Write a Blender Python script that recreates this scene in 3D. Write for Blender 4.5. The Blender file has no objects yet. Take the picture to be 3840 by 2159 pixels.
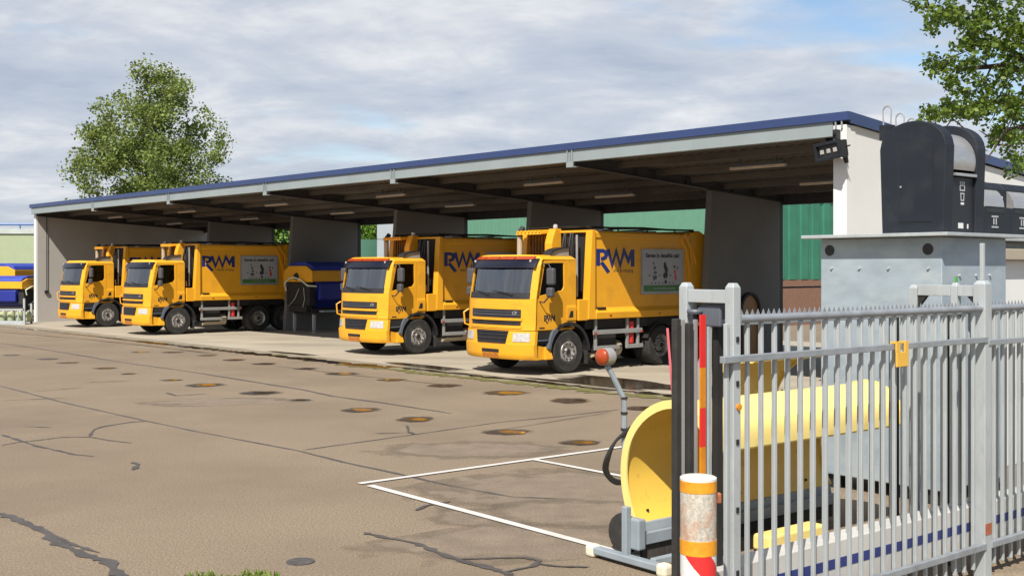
import bpy, bmesh, math, random
from mathutils import Vector, Matrix
random.seed(7)
S = bpy.context.scene
C = S.collection
R = math.radians

# ------------------------------------------------------------------ layout frames
F_PX = 2850.0; CX = 1287.0; HY = 674.0; CAMZ = 2.5
U = (.675, -.737); V = (.737, .675); O = (-21.9, 52.4)      # shed frame: t along the front, s into the shed
SHED_ROT = math.atan2(U[1], U[0])
def ts(t, s, z=0.0): return Vector((O[0]+U[0]*t+V[0]*s, O[1]+U[1]*t+V[1]*s, z))
W_ = (.7766, .63); N_ = (-.63, .7766); FO = (4.26, 9.53)     # fence frame: x along the fence, y behind it
FENCE_ROT = math.atan2(W_[1], W_[0])
def fx(x, y, z=0.0): return Vector((FO[0]+W_[0]*x+N_[0]*y, FO[1]+W_[1]*x+N_[1]*y, z))
def gp(x, y):                                                # point of the flat yard seen at that spot of the photo
    Y = F_PX*CAMZ/(y-HY); return Vector(((x-CX)/F_PX*Y, Y, 0))
def at(x, y, Y): return Vector(((x-CX)/F_PX*Y, Y, CAMZ-(y-HY)/F_PX*Y))

# ------------------------------------------------------------------ materials
AL = .86
def nt(name):
    m = bpy.data.materials.new(name); m.use_nodes = True
    n = m.node_tree.nodes; l = m.node_tree.links
    return m, n, l, n['Principled BSDF']
def mat(name, col, rough=.55, metal=0., var=.12, scale=2.5, bump=0., bscale=60, spec=.5, grime=None, gscale=1.2, glo=.5, ghi=.75, emit=None, coat=0., stretch=None, speck=0., soft=0.):
    m, n, l, b = nt(name); col = [c*AL for c in col]; grime = [c*AL for c in grime] if grime else None
    b.inputs['Roughness'].default_value = rough; b.inputs['Metallic'].default_value = metal
    b.inputs['Specular IOR Level'].default_value = spec; b.inputs['Coat Weight'].default_value = coat
    b.inputs['Coat Roughness'].default_value = .12
    tc = n.new('ShaderNodeTexCoord'); mp = n.new('ShaderNodeMapping'); l.new(tc.outputs['Object'], mp.inputs[0])
    if stretch: mp.inputs['Scale'].default_value = stretch
    no = n.new('ShaderNodeTexNoise'); no.inputs['Scale'].default_value = scale; no.inputs['Detail'].default_value = 6
    l.new(mp.outputs[0], no.inputs[0])
    rp = n.new('ShaderNodeValToRGB'); l.new(no.outputs[0], rp.inputs[0])
    rp.color_ramp.elements[0].position = .3; rp.color_ramp.elements[1].position = .7
    rp.color_ramp.elements[0].color = [c*(1-var) for c in col]+[1]; rp.color_ramp.elements[1].color = [min(1, c*(1+var)) for c in col]+[1]
    out = rp.outputs[0]
    if speck:
        n3 = n.new('ShaderNodeTexNoise'); n3.inputs['Scale'].default_value = 48; n3.inputs['Detail'].default_value = 5; n3.inputs['Roughness'].default_value = .85
        l.new(tc.outputs['Object'], n3.inputs[0])
        r3 = n.new('ShaderNodeValToRGB'); l.new(n3.outputs[0], r3.inputs[0])
        r3.color_ramp.elements[0].position = .40; r3.color_ramp.elements[1].position = .60
        r3.color_ramp.elements[0].color = (1-speck,)*3+(1,); r3.color_ramp.elements[1].color = (1+speck,)*3+(1,)
        mx = n.new('ShaderNodeMix'); mx.data_type = 'RGBA'; mx.blend_type = 'MULTIPLY'; mx.inputs[0].default_value = 1
        l.new(out, mx.inputs[6]); l.new(r3.outputs[0], mx.inputs[7]); out = mx.outputs[2]
    if grime:
        n2 = n.new('ShaderNodeTexNoise'); n2.inputs['Scale'].default_value = gscale; n2.inputs['Detail'].default_value = 8; n2.inputs['Roughness'].default_value = .65
        l.new(mp.outputs[0], n2.inputs[0])
        r2 = n.new('ShaderNodeValToRGB'); l.new(n2.outputs[0], r2.inputs[0])
        r2.color_ramp.elements[0].position = glo; r2.color_ramp.elements[1].position = ghi
        r2.color_ramp.elements[0].color = (0, 0, 0, 1); r2.color_ramp.elements[1].color = (1, 1, 1, 1)
        mx = n.new('ShaderNodeMix'); mx.data_type = 'RGBA'; l.new(r2.outputs[0], mx.inputs[0]); l.new(out, mx.inputs[6])
        mx.inputs[7].default_value = list(grime)+[1]; out = mx.outputs[2]
    l.new(out, b.inputs['Base Color'])
    if bump:
        nb = n.new('ShaderNodeTexNoise'); nb.inputs['Scale'].default_value = bscale; nb.inputs['Detail'].default_value = 5
        l.new(mp.outputs[0], nb.inputs[0])
        bp = n.new('ShaderNodeBump'); bp.inputs['Strength'].default_value = bump; bp.inputs['Distance'].default_value = .01
        l.new(nb.outputs[0], bp.inputs['Height']); l.new(bp.outputs[0], b.inputs['Normal'])
    if soft:                                             # ragged, fading rim: stains and damp spots
        gc = n.new('ShaderNodeVectorMath'); gc.operation = 'SUBTRACT'; l.new(tc.outputs['Generated'], gc.inputs[0]); gc.inputs[1].default_value = (.5, .5, 0)
        fl_ = n.new('ShaderNodeVectorMath'); fl_.operation = 'MULTIPLY'; l.new(gc.outputs[0], fl_.inputs[0]); fl_.inputs[1].default_value = (1, 1, 0)
        le = n.new('ShaderNodeVectorMath'); le.operation = 'LENGTH'; l.new(fl_.outputs[0], le.inputs[0])
        ns = n.new('ShaderNodeTexNoise'); ns.inputs['Scale'].default_value = soft; ns.inputs['Detail'].default_value = 6; l.new(tc.outputs['Object'], ns.inputs[0])
        ma = n.new('ShaderNodeMath'); ma.operation = 'MULTIPLY_ADD'; l.new(ns.outputs[0], ma.inputs[0]); ma.inputs[1].default_value = .45; l.new(le.outputs['Value'], ma.inputs[2])
        rs = n.new('ShaderNodeValToRGB'); l.new(ma.outputs[0], rs.inputs[0]); rs.color_ramp.elements[0].position = .50; rs.color_ramp.elements[1].position = .66
        rs.color_ramp.elements[0].color = (0, 0, 0, 1); rs.color_ramp.elements[1].color = (1, 1, 1, 1)
        tr = n.new('ShaderNodeBsdfTransparent'); ms = n.new('ShaderNodeMixShader'); l.new(rs.outputs[0], ms.inputs[0]); l.new(b.outputs[0], ms.inputs[1]); l.new(tr.outputs[0], ms.inputs[2])
        l.new(ms.outputs[0], n['Material Output'].inputs[0])
    if emit:
        b.inputs['Emission Color'].default_value = list(emit[:3])+[1]; b.inputs['Emission Strength'].default_value = emit[3]
    return m
def glass_mat(name, tint, ior):
    m, n, l, b = nt(name); n.remove(b)
    g = n.new('ShaderNodeBsdfGlossy'); g.inputs['Roughness'].default_value = .03; g.inputs[0].default_value = (.95, .97, 1, 1)
    t = n.new('ShaderNodeBsdfTransparent'); t.inputs[0].default_value = list(tint)+[1]
    f = n.new('ShaderNodeFresnel'); f.inputs[0].default_value = ior
    mx = n.new('ShaderNodeMixShader'); l.new(f.outputs[0], mx.inputs[0])
    l.new(t.outputs[0], mx.inputs[1]); l.new(g.outputs[0], mx.inputs[2]); l.new(mx.outputs[0], n['Material Output'].inputs[0])
    return m
def leaf_mat(name, c1, c2, c3):
    m, n, l, b = nt(name)
    g = n.new('ShaderNodeNewGeometry'); rp = n.new('ShaderNodeValToRGB'); l.new(g.outputs['Random Per Island'], rp.inputs[0])
    e = rp.color_ramp.elements; c1, c2, c3 = [[q*AL for q in c] for c in (c1, c2, c3)]; e[0].color = list(c1)+[1]; e[1].color = list(c3)+[1]; x = e.new(.5); x.color = list(c2)+[1]
    l.new(rp.outputs[0], b.inputs['Base Color']); b.inputs['Roughness'].default_value = .5; b.inputs['Specular IOR Level'].default_value = .3
    tr = n.new('ShaderNodeBsdfTranslucent'); l.new(rp.outputs[0], tr.inputs[0])
    mx = n.new('ShaderNodeMixShader'); mx.inputs[0].default_value = .35
    l.new(b.outputs[0], mx.inputs[1]); l.new(tr.outputs[0], mx.inputs[2]); l.new(mx.outputs[0], n['Material Output'].inputs[0])
    return m
def stripe_mat(name):                                        # red and white diagonal bands round the bollard
    m, n, l, b = nt(name)
    tc = n.new('ShaderNodeTexCoord'); sp = n.new('ShaderNodeSeparateXYZ'); l.new(tc.outputs['Object'], sp.inputs[0])
    at2 = n.new('ShaderNodeMath'); at2.operation = 'ARCTAN2'; l.new(sp.outputs[1], at2.inputs[0]); l.new(sp.outputs[0], at2.inputs[1])
    k = n.new('ShaderNodeMath'); k.operation = 'MULTIPLY'; k.inputs[1].default_value = 1/math.pi; l.new(at2.outputs[0], k.inputs[0])
    z = n.new('ShaderNodeMath'); z.operation = 'MULTIPLY'; z.inputs[1].default_value = 2.75; l.new(sp.outputs[2], z.inputs[0])
    a = n.new('ShaderNodeMath'); a.operation = 'ADD'; l.new(k.outputs[0], a.inputs[0]); l.new(z.outputs[0], a.inputs[1])
    a2 = n.new('ShaderNodeMath'); a2.operation = 'ADD'; l.new(a.outputs[0], a2.inputs[0]); a2.inputs[1].default_value = .68
    fr = n.new('ShaderNodeMath'); fr.operation = 'FRACT'; l.new(a2.outputs[0], fr.inputs[0])
    gt = n.new('ShaderNodeMath'); gt.operation = 'GREATER_THAN'; gt.inputs[1].default_value = .5; l.new(fr.outputs[0], gt.inputs[0])
    mx = n.new('ShaderNodeMix'); mx.data_type = 'RGBA'; l.new(gt.outputs[0], mx.inputs[0])
    mx.inputs[6].default_value = (.6, .025, .025, 1); mx.inputs[7].default_value = (.62, .64, .63, 1)
    no = n.new('ShaderNodeTexNoise'); no.inputs['Scale'].default_value = 40; l.new(tc.outputs['Object'], no.inputs[0])
    r2 = n.new('ShaderNodeValToRGB'); l.new(no.outputs[0], r2.inputs[0]); r2.color_ramp.elements[0].position = .22; r2.color_ramp.elements[1].position = .34
    r2.color_ramp.elements[0].color = (.35, .33, .33, 1)
    m2 = n.new('ShaderNodeMix'); m2.data_type = 'RGBA'; m2.blend_type = 'MULTIPLY'; m2.inputs[0].default_value = 1
    l.new(mx.outputs[2], m2.inputs[6]); l.new(r2.outputs[0], m2.inputs[7]); l.new(m2.outputs[2], b.inputs['Base Color'])
    b.inputs['Roughness'].default_value = .45
    return m

YEL = (.84, .40, .024)
M = dict(
 asphalt=mat('asphalt', (.232, .181, .127), .92, var=.08, scale=.35, bump=0, bscale=160, grime=(.172, .136, .097), gscale=.2, glo=.46, ghi=.72, spec=.2, speck=.46),
 concrete_floor=mat('concrete_floor', (.375, .33, .255), .85, var=.14, scale=.8, bump=.15, bscale=50, grime=(.20, .175, .13), gscale=.5, glo=.52, ghi=.8, stretch=(.35, 1, 1), speck=.08),
 gutter=mat('gutter_concrete', (.24, .205, .15), .85, var=.2, scale=2, grime=(.14, .125, .06), gscale=1.1, glo=.5, ghi=.66),
 wet=mat('wet_dark', (.035, .024, .014), .12, var=.3, scale=2, spec=.5), wet_soft=mat('wet_patch', (.05, .036, .022), .14, var=.3, scale=2, soft=1.6),
 seam=mat('bitumen_seam', (.075, .066, .058), .6, var=.2, scale=4),
 stain=mat('oil_stain', (.20, .155, .109), .85, var=.15, scale=3, speck=.3, soft=2.5),
 glint_water=mat('orange_glint_puddle', (.20, .10, .03), .10, var=.45, scale=3.5, grime=(.04, .03, .02), gscale=2.5, glo=.42, ghi=.62),  # orange reflection of the yellow trucks put into the water colour
 dark_puddle=mat('dark_puddle', (.045, .032, .022), .16, var=.4, scale=5),
 puddle_rim=mat('puddle_rim', (.055, .04, .028), .45, var=.4, scale=6, speck=.3, soft=5),
 paint=mat('road_paint', (.62, .59, .55), .7, var=.08, scale=3, grime=(.42, .36, .28), gscale=1.3, glo=.6, ghi=.75),
 sand=mat('sandy_path', (.23, .18, .12), .95, var=.25, scale=3, bump=.4, bscale=60, speck=.25),
 yellow=mat('truck_yellow', YEL, .45, var=.05, scale=1.2, coat=.04, spec=.28, grime=(.52, .25, .035), gscale=1.6, glo=.54, ghi=.85),
 yellow_shaded=mat('hopper_yellow_shaded', (.24, .12, .022), .7, var=.25, scale=3, grime=(.12, .07, .02), gscale=2.5),  # truck yellow darkened: shade on the bulkhead ribs put into the colour
 black=mat('black_plastic', (.018, .018, .02), .5, var=.2, scale=5),
 dark=mat('dark_chassis', (.016, .015, .014), .7, var=.4, scale=4),
 rubber=mat('tyre_rubber', (.022, .021, .02), .85, var=.25, scale=6, grime=(.05, .045, .04), gscale=5),
 greyplastic=mat('grey_plastic', (.1, .115, .14), .55, var=.1),
 mirror_case=mat('mirror_case', (.075, .075, .085), .45, var=.1),
 rim=mat('wheel_rim', (.42, .4, .38), .4, metal=.4, var=.3, scale=8, grime=(.12, .1, .08), gscale=7),
 alu=mat('dull_aluminium', (.36, .36, .35), .45, metal=.3, var=.15),
 beige=mat('exhaust_beige', (.42, .36, .27), .5, var=.15),
 white=mat('white_paint', (.72, .72, .70), .5, var=.05),
 lampglass=mat('lamp_glass', (.5, .48, .46), .15, var=.25, scale=14, spec=.8),
 visor=mat('dark_visor', (.006, .007, .018), .28, var=.1, spec=.4),
 orange=mat('orange_lens', (.36, .055, .012), .3, var=.15),
 red=mat('red_paint', (.55, .03, .025), .4, var=.12),
 redbright=mat('red_reflector', (.72, .03, .025), .4, var=.04), pink=mat('pink_rod', (.65, .14, .17), .5), plow_front_shade=mat('plow_front_shade', (.84, .55, .085), .42, var=.05, grime=(.5, .27, .06), gscale=5, glo=.58, ghi=.75),  # concave plough side: orange of its shaded bounce light put into the colour
 orangebright=mat('orange_reflector', (.68, .25, .012), .45, var=.12, scale=14),
 navy=mat('logo_blue', (.012, .028, .17), .45, var=.05),
 ink=mat('dark_ink', (.03, .03, .035), .6), moss=mat('moss', (.13, .12, .03), .95, var=.4, scale=6),
 poster=mat('poster_white', (.42, .43, .45), .5, var=.04),
 green=mat('poster_green', (.06, .19, .045), .5),
 plate=mat('plate_orange', (.55, .19, .03), .5, var=.25, scale=12),
 seat=mat('seat_fabric', (.035, .035, .04), .9),
 cabin=mat('cabin_grey', (.75, .8, .7), .8),
 paper=mat('paper', (.75, .78, .6), .8),
 glass=glass_mat('windscreen', (.76, .90, .83), 2.7),
 glass_dark=glass_mat('side_glass', (.30, .36, .34), 1.6),
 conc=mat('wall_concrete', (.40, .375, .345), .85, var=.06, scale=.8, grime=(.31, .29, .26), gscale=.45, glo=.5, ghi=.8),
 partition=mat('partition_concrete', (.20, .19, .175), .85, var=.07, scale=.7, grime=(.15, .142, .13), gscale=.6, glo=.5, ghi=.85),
 whitewall=mat('white_render', (.74, .745, .73), .8, var=.04, scale=.9, grime=(.64, .625, .585), gscale=.5, glo=.55, ghi=.9),
 trim=mat('blue_trim', (.03, .054, .155), .4, var=.06),
 fascia=mat('galvanised_fascia', (.27, .315, .325), .5, var=.06, scale=1.5),
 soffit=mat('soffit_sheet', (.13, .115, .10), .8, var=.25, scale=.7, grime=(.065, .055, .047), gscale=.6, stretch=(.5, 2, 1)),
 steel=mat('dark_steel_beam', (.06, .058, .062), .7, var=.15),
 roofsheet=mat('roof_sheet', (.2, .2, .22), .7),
 lamp_bar=mat('tube_light_cover', (.62, .52, .42), .5),
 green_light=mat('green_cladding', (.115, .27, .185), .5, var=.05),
 green_shaded=mat('green_cladding_shaded', (.035, .20, .12), .5, var=.15, scale=1.2),  # same cladding darkened: shade of the right-hand wall put into the colour
 brick=mat('brown_brick', (.24, .13, .085), .9, var=.12, scale=9),
 grey_panel=mat('grey_panel', (.42, .46, .50), .5, var=.04),
 pale_green=mat('pale_green_cladding', (.34, .40, .25), .6, var=.04),
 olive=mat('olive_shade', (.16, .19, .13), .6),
 paleroof=mat('pale_roof_band', (.45, .50, .47), .6),
 railblue=mat('blue_rail', (.06, .16, .42), .5),
 tarp=mat('blue_tarp', (.028, .055, .36), .6, var=.12, bump=.3, bscale=6),
 bluepaint=mat('blue_paint', (.012, .024, .24), .5, var=.1),
 galv=mat('galvanised_steel', (.44, .475, .485), .5, metal=.2, var=.08, scale=5, grime=(.35, .38, .39), gscale=16, glo=.5, ghi=.8, stretch=(1, 1, .35)),
 galv_sheet=mat('galvanised_sheet', (.345, .415, .47), .5, metal=.2, var=.12, scale=2.2, grime=(.44, .50, .535), gscale=1.6, glo=.48, ghi=.7, stretch=(1, 1, 2.2)),
 galv_rail=mat('galvanised_rail', (.30, .325, .35), .5, metal=.3, var=.15, scale=8),
 charcoal=mat('charcoal_paint', (.018, .022, .03), .5, spec=.22, var=.12, scale=2, grime=(.03, .034, .04), gscale=3),
 charcoal2=mat('charcoal_recess', (.010, .012, .017), .5, var=.1),
 drum=mat('brushed_drum', (.5, .5, .5), .35, metal=.6, var=.08, scale=6, stretch=(1, 1, 6)),
 plow_yellow=mat('plow_yellow', (.88, .70, .24), .42, var=.04, grime=(.62, .42, .12), gscale=4.5, glo=.58, ghi=.8),
 plow_in=mat('plow_inside', (.35, .15, .03), .45, var=.05),
 plow_grey=mat('plow_frame_grey', (.27, .315, .35), .5, var=.12, scale=4),
 cap=mat('cream_cap', (.75, .68, .52), .6, var=.08),
 brush=mat('black_brush', (.045, .04, .035), .95, var=.6, scale=30, stretch=(3, 1, .3)),
 bollard=mat('bollard_paint', (.50, .47, .40), .7, var=.15, scale=12, grime=(.44, .19, .08), gscale=5, glo=.48, ghi=.68, stretch=(1, 1, .7), speck=.25),
 bollard_top=mat('bollard_lid', (.66, .64, .58), .7, var=.08, scale=10),
 bollard_band=mat('bollard_band', (.72, .3, .012), .6, var=.15, scale=25),
 bollard_stripe=stripe_mat('bollard_stripes'),
 rust=mat('rust', (.32, .10, .045), .9, var=.4, scale=18),
 beamwhite=mat('pale_gate_beam', (.52, .51, .48), .5, var=.08),
 bluestripe=mat('blue_stripe', (.022, .036, .17), .45),
 signyellow=mat('yellow_holder', (.74, .43, .06), .6, var=.06),
 barrel=mat('pale_barrel', (.38, .42, .24), .6, var=.15),
 bark=mat('bark', (.09, .07, .05), .9, var=.3, scale=8, bump=.5, bscale=20),
 leaf_a=leaf_mat('leaves_far_tree', (.12, .18, .035), (.20, .26, .055), (.30, .35, .10)),
 leaf_b=leaf_mat('leaves_near_tree', (.055, .11, .016), (.11, .18, .022), (.20, .27, .04)),
 leaf_c=leaf_mat('leaves_bush', (.06, .15, .02), (.13, .25, .03), (.2, .34, .05)),
 grassleaf=leaf_mat('grass_blades', (.12, .2, .03), (.2, .28, .05), (.3, .36, .09)),
 silverloop=mat('lifting_loop', (.5, .5, .48), .35, metal=.6),
 iron=mat('cast_iron', (.075, .068, .062), .7, var=.4, scale=20),
 greensticker=mat('green_sticker', (.07, .34, .07), .5),
 hose=mat('hydraulic_hose', (.014, .014, .016), .45),
)
# ------------------------------------------------------------------ mesh builder
class MB:
    def __init__(s): s.v = []; s.f = []
    def add(s, vs, fs):
        o = len(s.v); s.v += [tuple(v) for v in vs]; s.f += [tuple(i+o for i in f) for f in fs]; return s
    def box(s, x0, x1, y0, y1, z0, z1):
        return s.add([(x, y, z) for z in (z0, z1) for y in (y0, y1) for x in (x0, x1)],
                     [(0, 2, 3, 1), (4, 5, 7, 6), (0, 1, 5, 4), (1, 3, 7, 5), (3, 2, 6, 7), (2, 0, 4, 6)])
    def prism(s, poly, ax, a0, a1):                       # poly in the plane normal to axis ax, extruded a0..a1
        def P(p, a): return {'x': (a, p[0], p[1]), 'y': (p[0], a, p[1]), 'z': (p[0], p[1], a)}[ax]
        n = len(poly)
        return s.add([P(p, a0) for p in poly]+[P(p, a1) for p in poly],
                     [tuple(range(n)), tuple(reversed(range(n, 2*n)))]+[(i, i+n, (i+1) % n+n, (i+1) % n) for i in range(n)])
    def ring(s, outer, inner, ax, a0, a1):                # plate with a hole
        def P(p, a): return {'x': (a, p[0], p[1]), 'y': (p[0], a, p[1]), 'z': (p[0], p[1], a)}[ax]
        n = len(outer); vs = [P(p, a) for a in (a0, a1) for q in (outer, inner) for p in q]; fs = []
        for i in range(n):
            j = (i+1) % n
            fs += [(i, j, n+j, n+i), (2*n+j, 2*n+i, 3*n+i, 3*n+j), (j, i, 2*n+i, 2*n+j), (n+i, n+j, 3*n+j, 3*n+i)]
        return s.add(vs, fs)
    def tube(s, pts, r, seg=8, r2=None, caps=True):
        pts = [Vector(p) for p in pts]; n = len(pts); vs = []; up = None
        for i, p in enumerate(pts):
            d = (pts[min(i+1, n-1)]-pts[max(i-1, 0)]).normalized()
            if up is None: up = Vector((0, 0, 1)) if abs(d.z) < .9 else Vector((1, 0, 0))
            a = d.cross(up).normalized(); b = a.cross(d).normalized(); up = b
            rr = r if r2 is None else r+(r2-r)*i/max(1, n-1)
            vs += [p+(a*math.cos(2*math.pi*k/seg)+b*math.sin(2*math.pi*k/seg))*rr for k in range(seg)]
        fs = [(i*seg+k, i*seg+(k+1) % seg, (i+1)*seg+(k+1) % seg, (i+1)*seg+k) for i in range(n-1) for k in range(seg)]
        if caps: fs += [tuple(reversed(range(seg))), tuple(range((n-1)*seg, n*seg))]
        return s.add(vs, fs)
    def lathe(s, prof, c, ax='x', seg=24, closed=False):  # prof: (radius, along)
        c = Vector(c); vs = []
        for r, a in prof:
            for k in range(seg):
                u, w = r*math.cos(2*math.pi*k/seg), r*math.sin(2*math.pi*k/seg)
                vs.append(c+Vector({'x': (a, u, w), 'y': (u, a, w), 'z': (u, w, a)}[ax]))
        m = len(prof); fs = []
        for i in range(m if closed else m-1):
            j = (i+1) % m
            fs += [(i*seg+k, i*seg+(k+1) % seg, j*seg+(k+1) % seg, j*seg+k) for k in range(seg)]
        if not closed: fs += [tuple(reversed(range(seg))), tuple(range((m-1)*seg, m*seg))]
        return s.add(vs, fs)
    def grid(s, fn, nu, nv, thick=None):                  # fn(u,v) -> front point ; thick: offset vector for the back
        vs = [Vector(fn(i/nu, j/nv)) for j in range(nv+1) for i in range(nu+1)]; w = nu+1
        fs = [(j*w+i, j*w+i+1, (j+1)*w+i+1, (j+1)*w+i) for j in range(nv) for i in range(nu)]
        if thick is not None:
            n = len(vs); vs += [v+Vector(thick) for v in vs]
            fs += [tuple(n+k for k in reversed(f)) for f in list(fs)]
            rim = [i for i in range(nu)]+[j*w+nu for j in range(nv)]+[nv*w+i for i in range(nu, 0, -1)]+[j*w for j in range(nv, 0, -1)]
            fs += [(rim[k], n+rim[k], n+rim[(k+1) % len(rim)], rim[(k+1) % len(rim)]) for k in range(len(rim))]
        return s.add(vs, fs)
    def stroke(s, pts, w, fn, h=.004):                    # thick 2-D polyline mapped through fn(u,v,depth)
        L = []; Rr = []; n = len(pts)
        for i in range(n):
            p = Vector(pts[i]).to_2d(); a = (p-Vector(pts[i-1]).to_2d()).normalized() if i else None
            b = (Vector(pts[i+1]).to_2d()-p).normalized() if i < n-1 else None
            a = a or b; b = b or a; t = (a+b).normalized(); nn = Vector((-t.y, t.x)); k = w/2/max(.45, nn.dot(Vector((-a.y, a.x))))
            L.append(p+nn*k); Rr.append(p-nn*k)
        vs = [fn(q.x, q.y, d) for d in (h, 0) for q in L+Rr]; fs = []
        for i in range(n-1): fs.append((i, i+1, n+i+1, n+i))
        m = 2*n
        for i in range(n-1): fs += [(i+1, i, m+i, m+i+1), (n+i, n+i+1, m+n+i+1, m+n+i)]
        fs += [(0, n, m+n, m), (n-1, m+n-1, m+2*n-1, 2*n-1)]
        return s.add(vs, fs)
    def mesh(s, name, m, smooth=False):
        me = bpy.data.meshes.new(name); me.from_pydata(s.v, [], s.f)
        bm = bmesh.new(); bm.from_mesh(me); bmesh.ops.recalc_face_normals(bm, faces=bm.faces); bm.to_mesh(me); bm.free()
        me.materials.append(m)
        if smooth:
            for p in me.polygons: p.use_smooth = True
            me.set_sharp_from_angle(angle=R(38))
        return me
    def build(s, name, m, parent=None, smooth=False, bev=0., seg=2):
        o = bpy.data.objects.new(name, s.mesh(name, M[m] if isinstance(m, str) else m, smooth)); C.objects.link(o); o.parent = parent
        if bev:
            b = o.modifiers.new('bevel', 'BEVEL'); b.width = bev; b.segments = seg; b.limit_method = 'ANGLE'; b.angle_limit = R(35)
        return o
def thing(name, label, cat, loc=(0, 0, 0), rz=0., group=None):
    o = bpy.data.objects.new(name, None); C.objects.link(o); o.location = loc; o.rotation_euler = (0, 0, rz); o.empty_display_size = .2
    return tag(o, label, cat, group)
def tag(o, label, cat, group=None):
    o['label'] = label; o['category'] = cat
    if group: o['group'] = group
    return o
def struct(o, kind='structure'): o['kind'] = kind; return o
def kids(o): return [c for c in bpy.data.objects if c.parent == o]
def copy_tree(o, parent=None):
    c = o.copy(); C.objects.link(c); c.parent = parent
    for ch in kids(o): copy_tree(ch, c)
    return c
def text_mb(body, size, fn, bold=0., align='CENTER'):
    cu = bpy.data.curves.new('lettering', 'FONT'); cu.body = body; cu.size = size; cu.align_x = align; cu.offset = bold; cu.resolution_u = 2
    ob = bpy.data.objects.new('lettering', cu); C.objects.link(ob); bpy.context.view_layer.update()
    me = bpy.data.meshes.new_from_object(ob.evaluated_get(bpy.context.evaluated_depsgraph_get()))
    mb = MB(); mb.add([fn(v.co.x, v.co.y, 0) for v in me.vertices], [tuple(p.vertices) for p in me.polygons])
    bpy.data.objects.remove(ob); bpy.data.curves.remove(cu); bpy.data.meshes.remove(me)
    return mb

# ------------------------------------------------------------------ the ground and its marks
g = MB(); NG = 1
g.add([(-260, -60, 0), (260, -60, 0), (260, 420, 0), (-260, 420, 0)], [(0, 1, 2, 3)])
struct(g.build('ground', 'asphalt'))
def tsbox(t0, t1, s0, s1, z): return [ts(t0, s0, z), ts(t1, s0, z), ts(t1, s1, z), ts(t0, s1, z)]
def wavy_strip(t0, t1, sa, sb, z, jit, n):
    mb = MB(); vs = []
    for i in range(n+1):
        t = t0+(t1-t0)*i/n; vs += [ts(t, sa(t)+random.uniform(-jit, jit), z), ts(t, sb(t)+random.uniform(-jit, jit), z)]
    return mb.add(vs, [(2*i, 2*i+2, 2*i+3, 2*i+1) for i in range(n)])
struct(wavy_strip(-6, 50, lambda t: -1.75, lambda t: 14, .004, .02, 60).build('pavement', 'concrete_floor'))
struct(wavy_strip(-6, 50, lambda t: -2.5, lambda t: -1.75, .008, .015, 80).build('gutter', 'gutter'))
# dark wet line in the gutter, broken and wandering
def ribbon(pts, w, z, jit=.3, sub=5, seed=0, taper=True):
    rnd = random.Random(seed); P = []
    for i in range(len(pts)-1):
        for k in range(sub): P.append(pts[i].lerp(pts[i+1], k/sub))
    P.append(pts[-1]); n = len(P); vs = []
    for i, p in enumerate(P):
        d = (P[min(i+1, n-1)]-P[max(0, i-1)]).normalized(); q = Vector((-d.y, d.x, 0))
        ww = w*(1+rnd.uniform(-jit, jit))*(.25 if taper and i in (0, n-1) else 1); o = rnd.uniform(-.25, .25)*w*jit
        vs += [p+q*(ww/2+o)+Vector((0, 0, z)), p-q*(ww/2-o)+Vector((0, 0, z))]
    return MB().add(vs, [(2*i, 2*i+2, 2*i+3, 2*i+1) for i in range(n-1)])
def wob(pts, a, seed):
    rnd = random.Random(seed); return [p+Vector((rnd.uniform(-a, a), rnd.uniform(-a, a), 0)) for p in pts]
for i, (a, b, s0, w) in enumerate([(4, 17, -2.5, .16), (16.5, 24, -2.52, .34), (23, 30.5, -2.45, .38), (30, 38, -2.1, .22), (38, 44, -1.95, .3)]):
    struct(ribbon(wob([ts(a+(b-a)*k/8, s0) for k in range(9)], .06, i), w, .010+.001*i, .7, 5, i).build('wet_streak', 'wet'))
def blob(c, rx, ry, rot, z, seed, n=28, jit=.12):
    rnd = random.Random(seed); vs = []; ph = [rnd.uniform(0, 6.28) for _ in range(4)]
    for k in range(n):
        a = 2*math.pi*k/n; r = 1+jit*(math.sin(2*a+ph[0])*.5+math.sin(3*a+ph[1])*.4+math.sin(5*a+ph[2])*.3)
        x, y = rx*r*math.cos(a), ry*r*math.sin(a)
        vs.append((c[0]+x*math.cos(rot)-y*math.sin(rot), c[1]+x*math.sin(rot)+y*math.cos(rot), z))
    return MB().add(vs, [tuple(range(n))])
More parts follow.
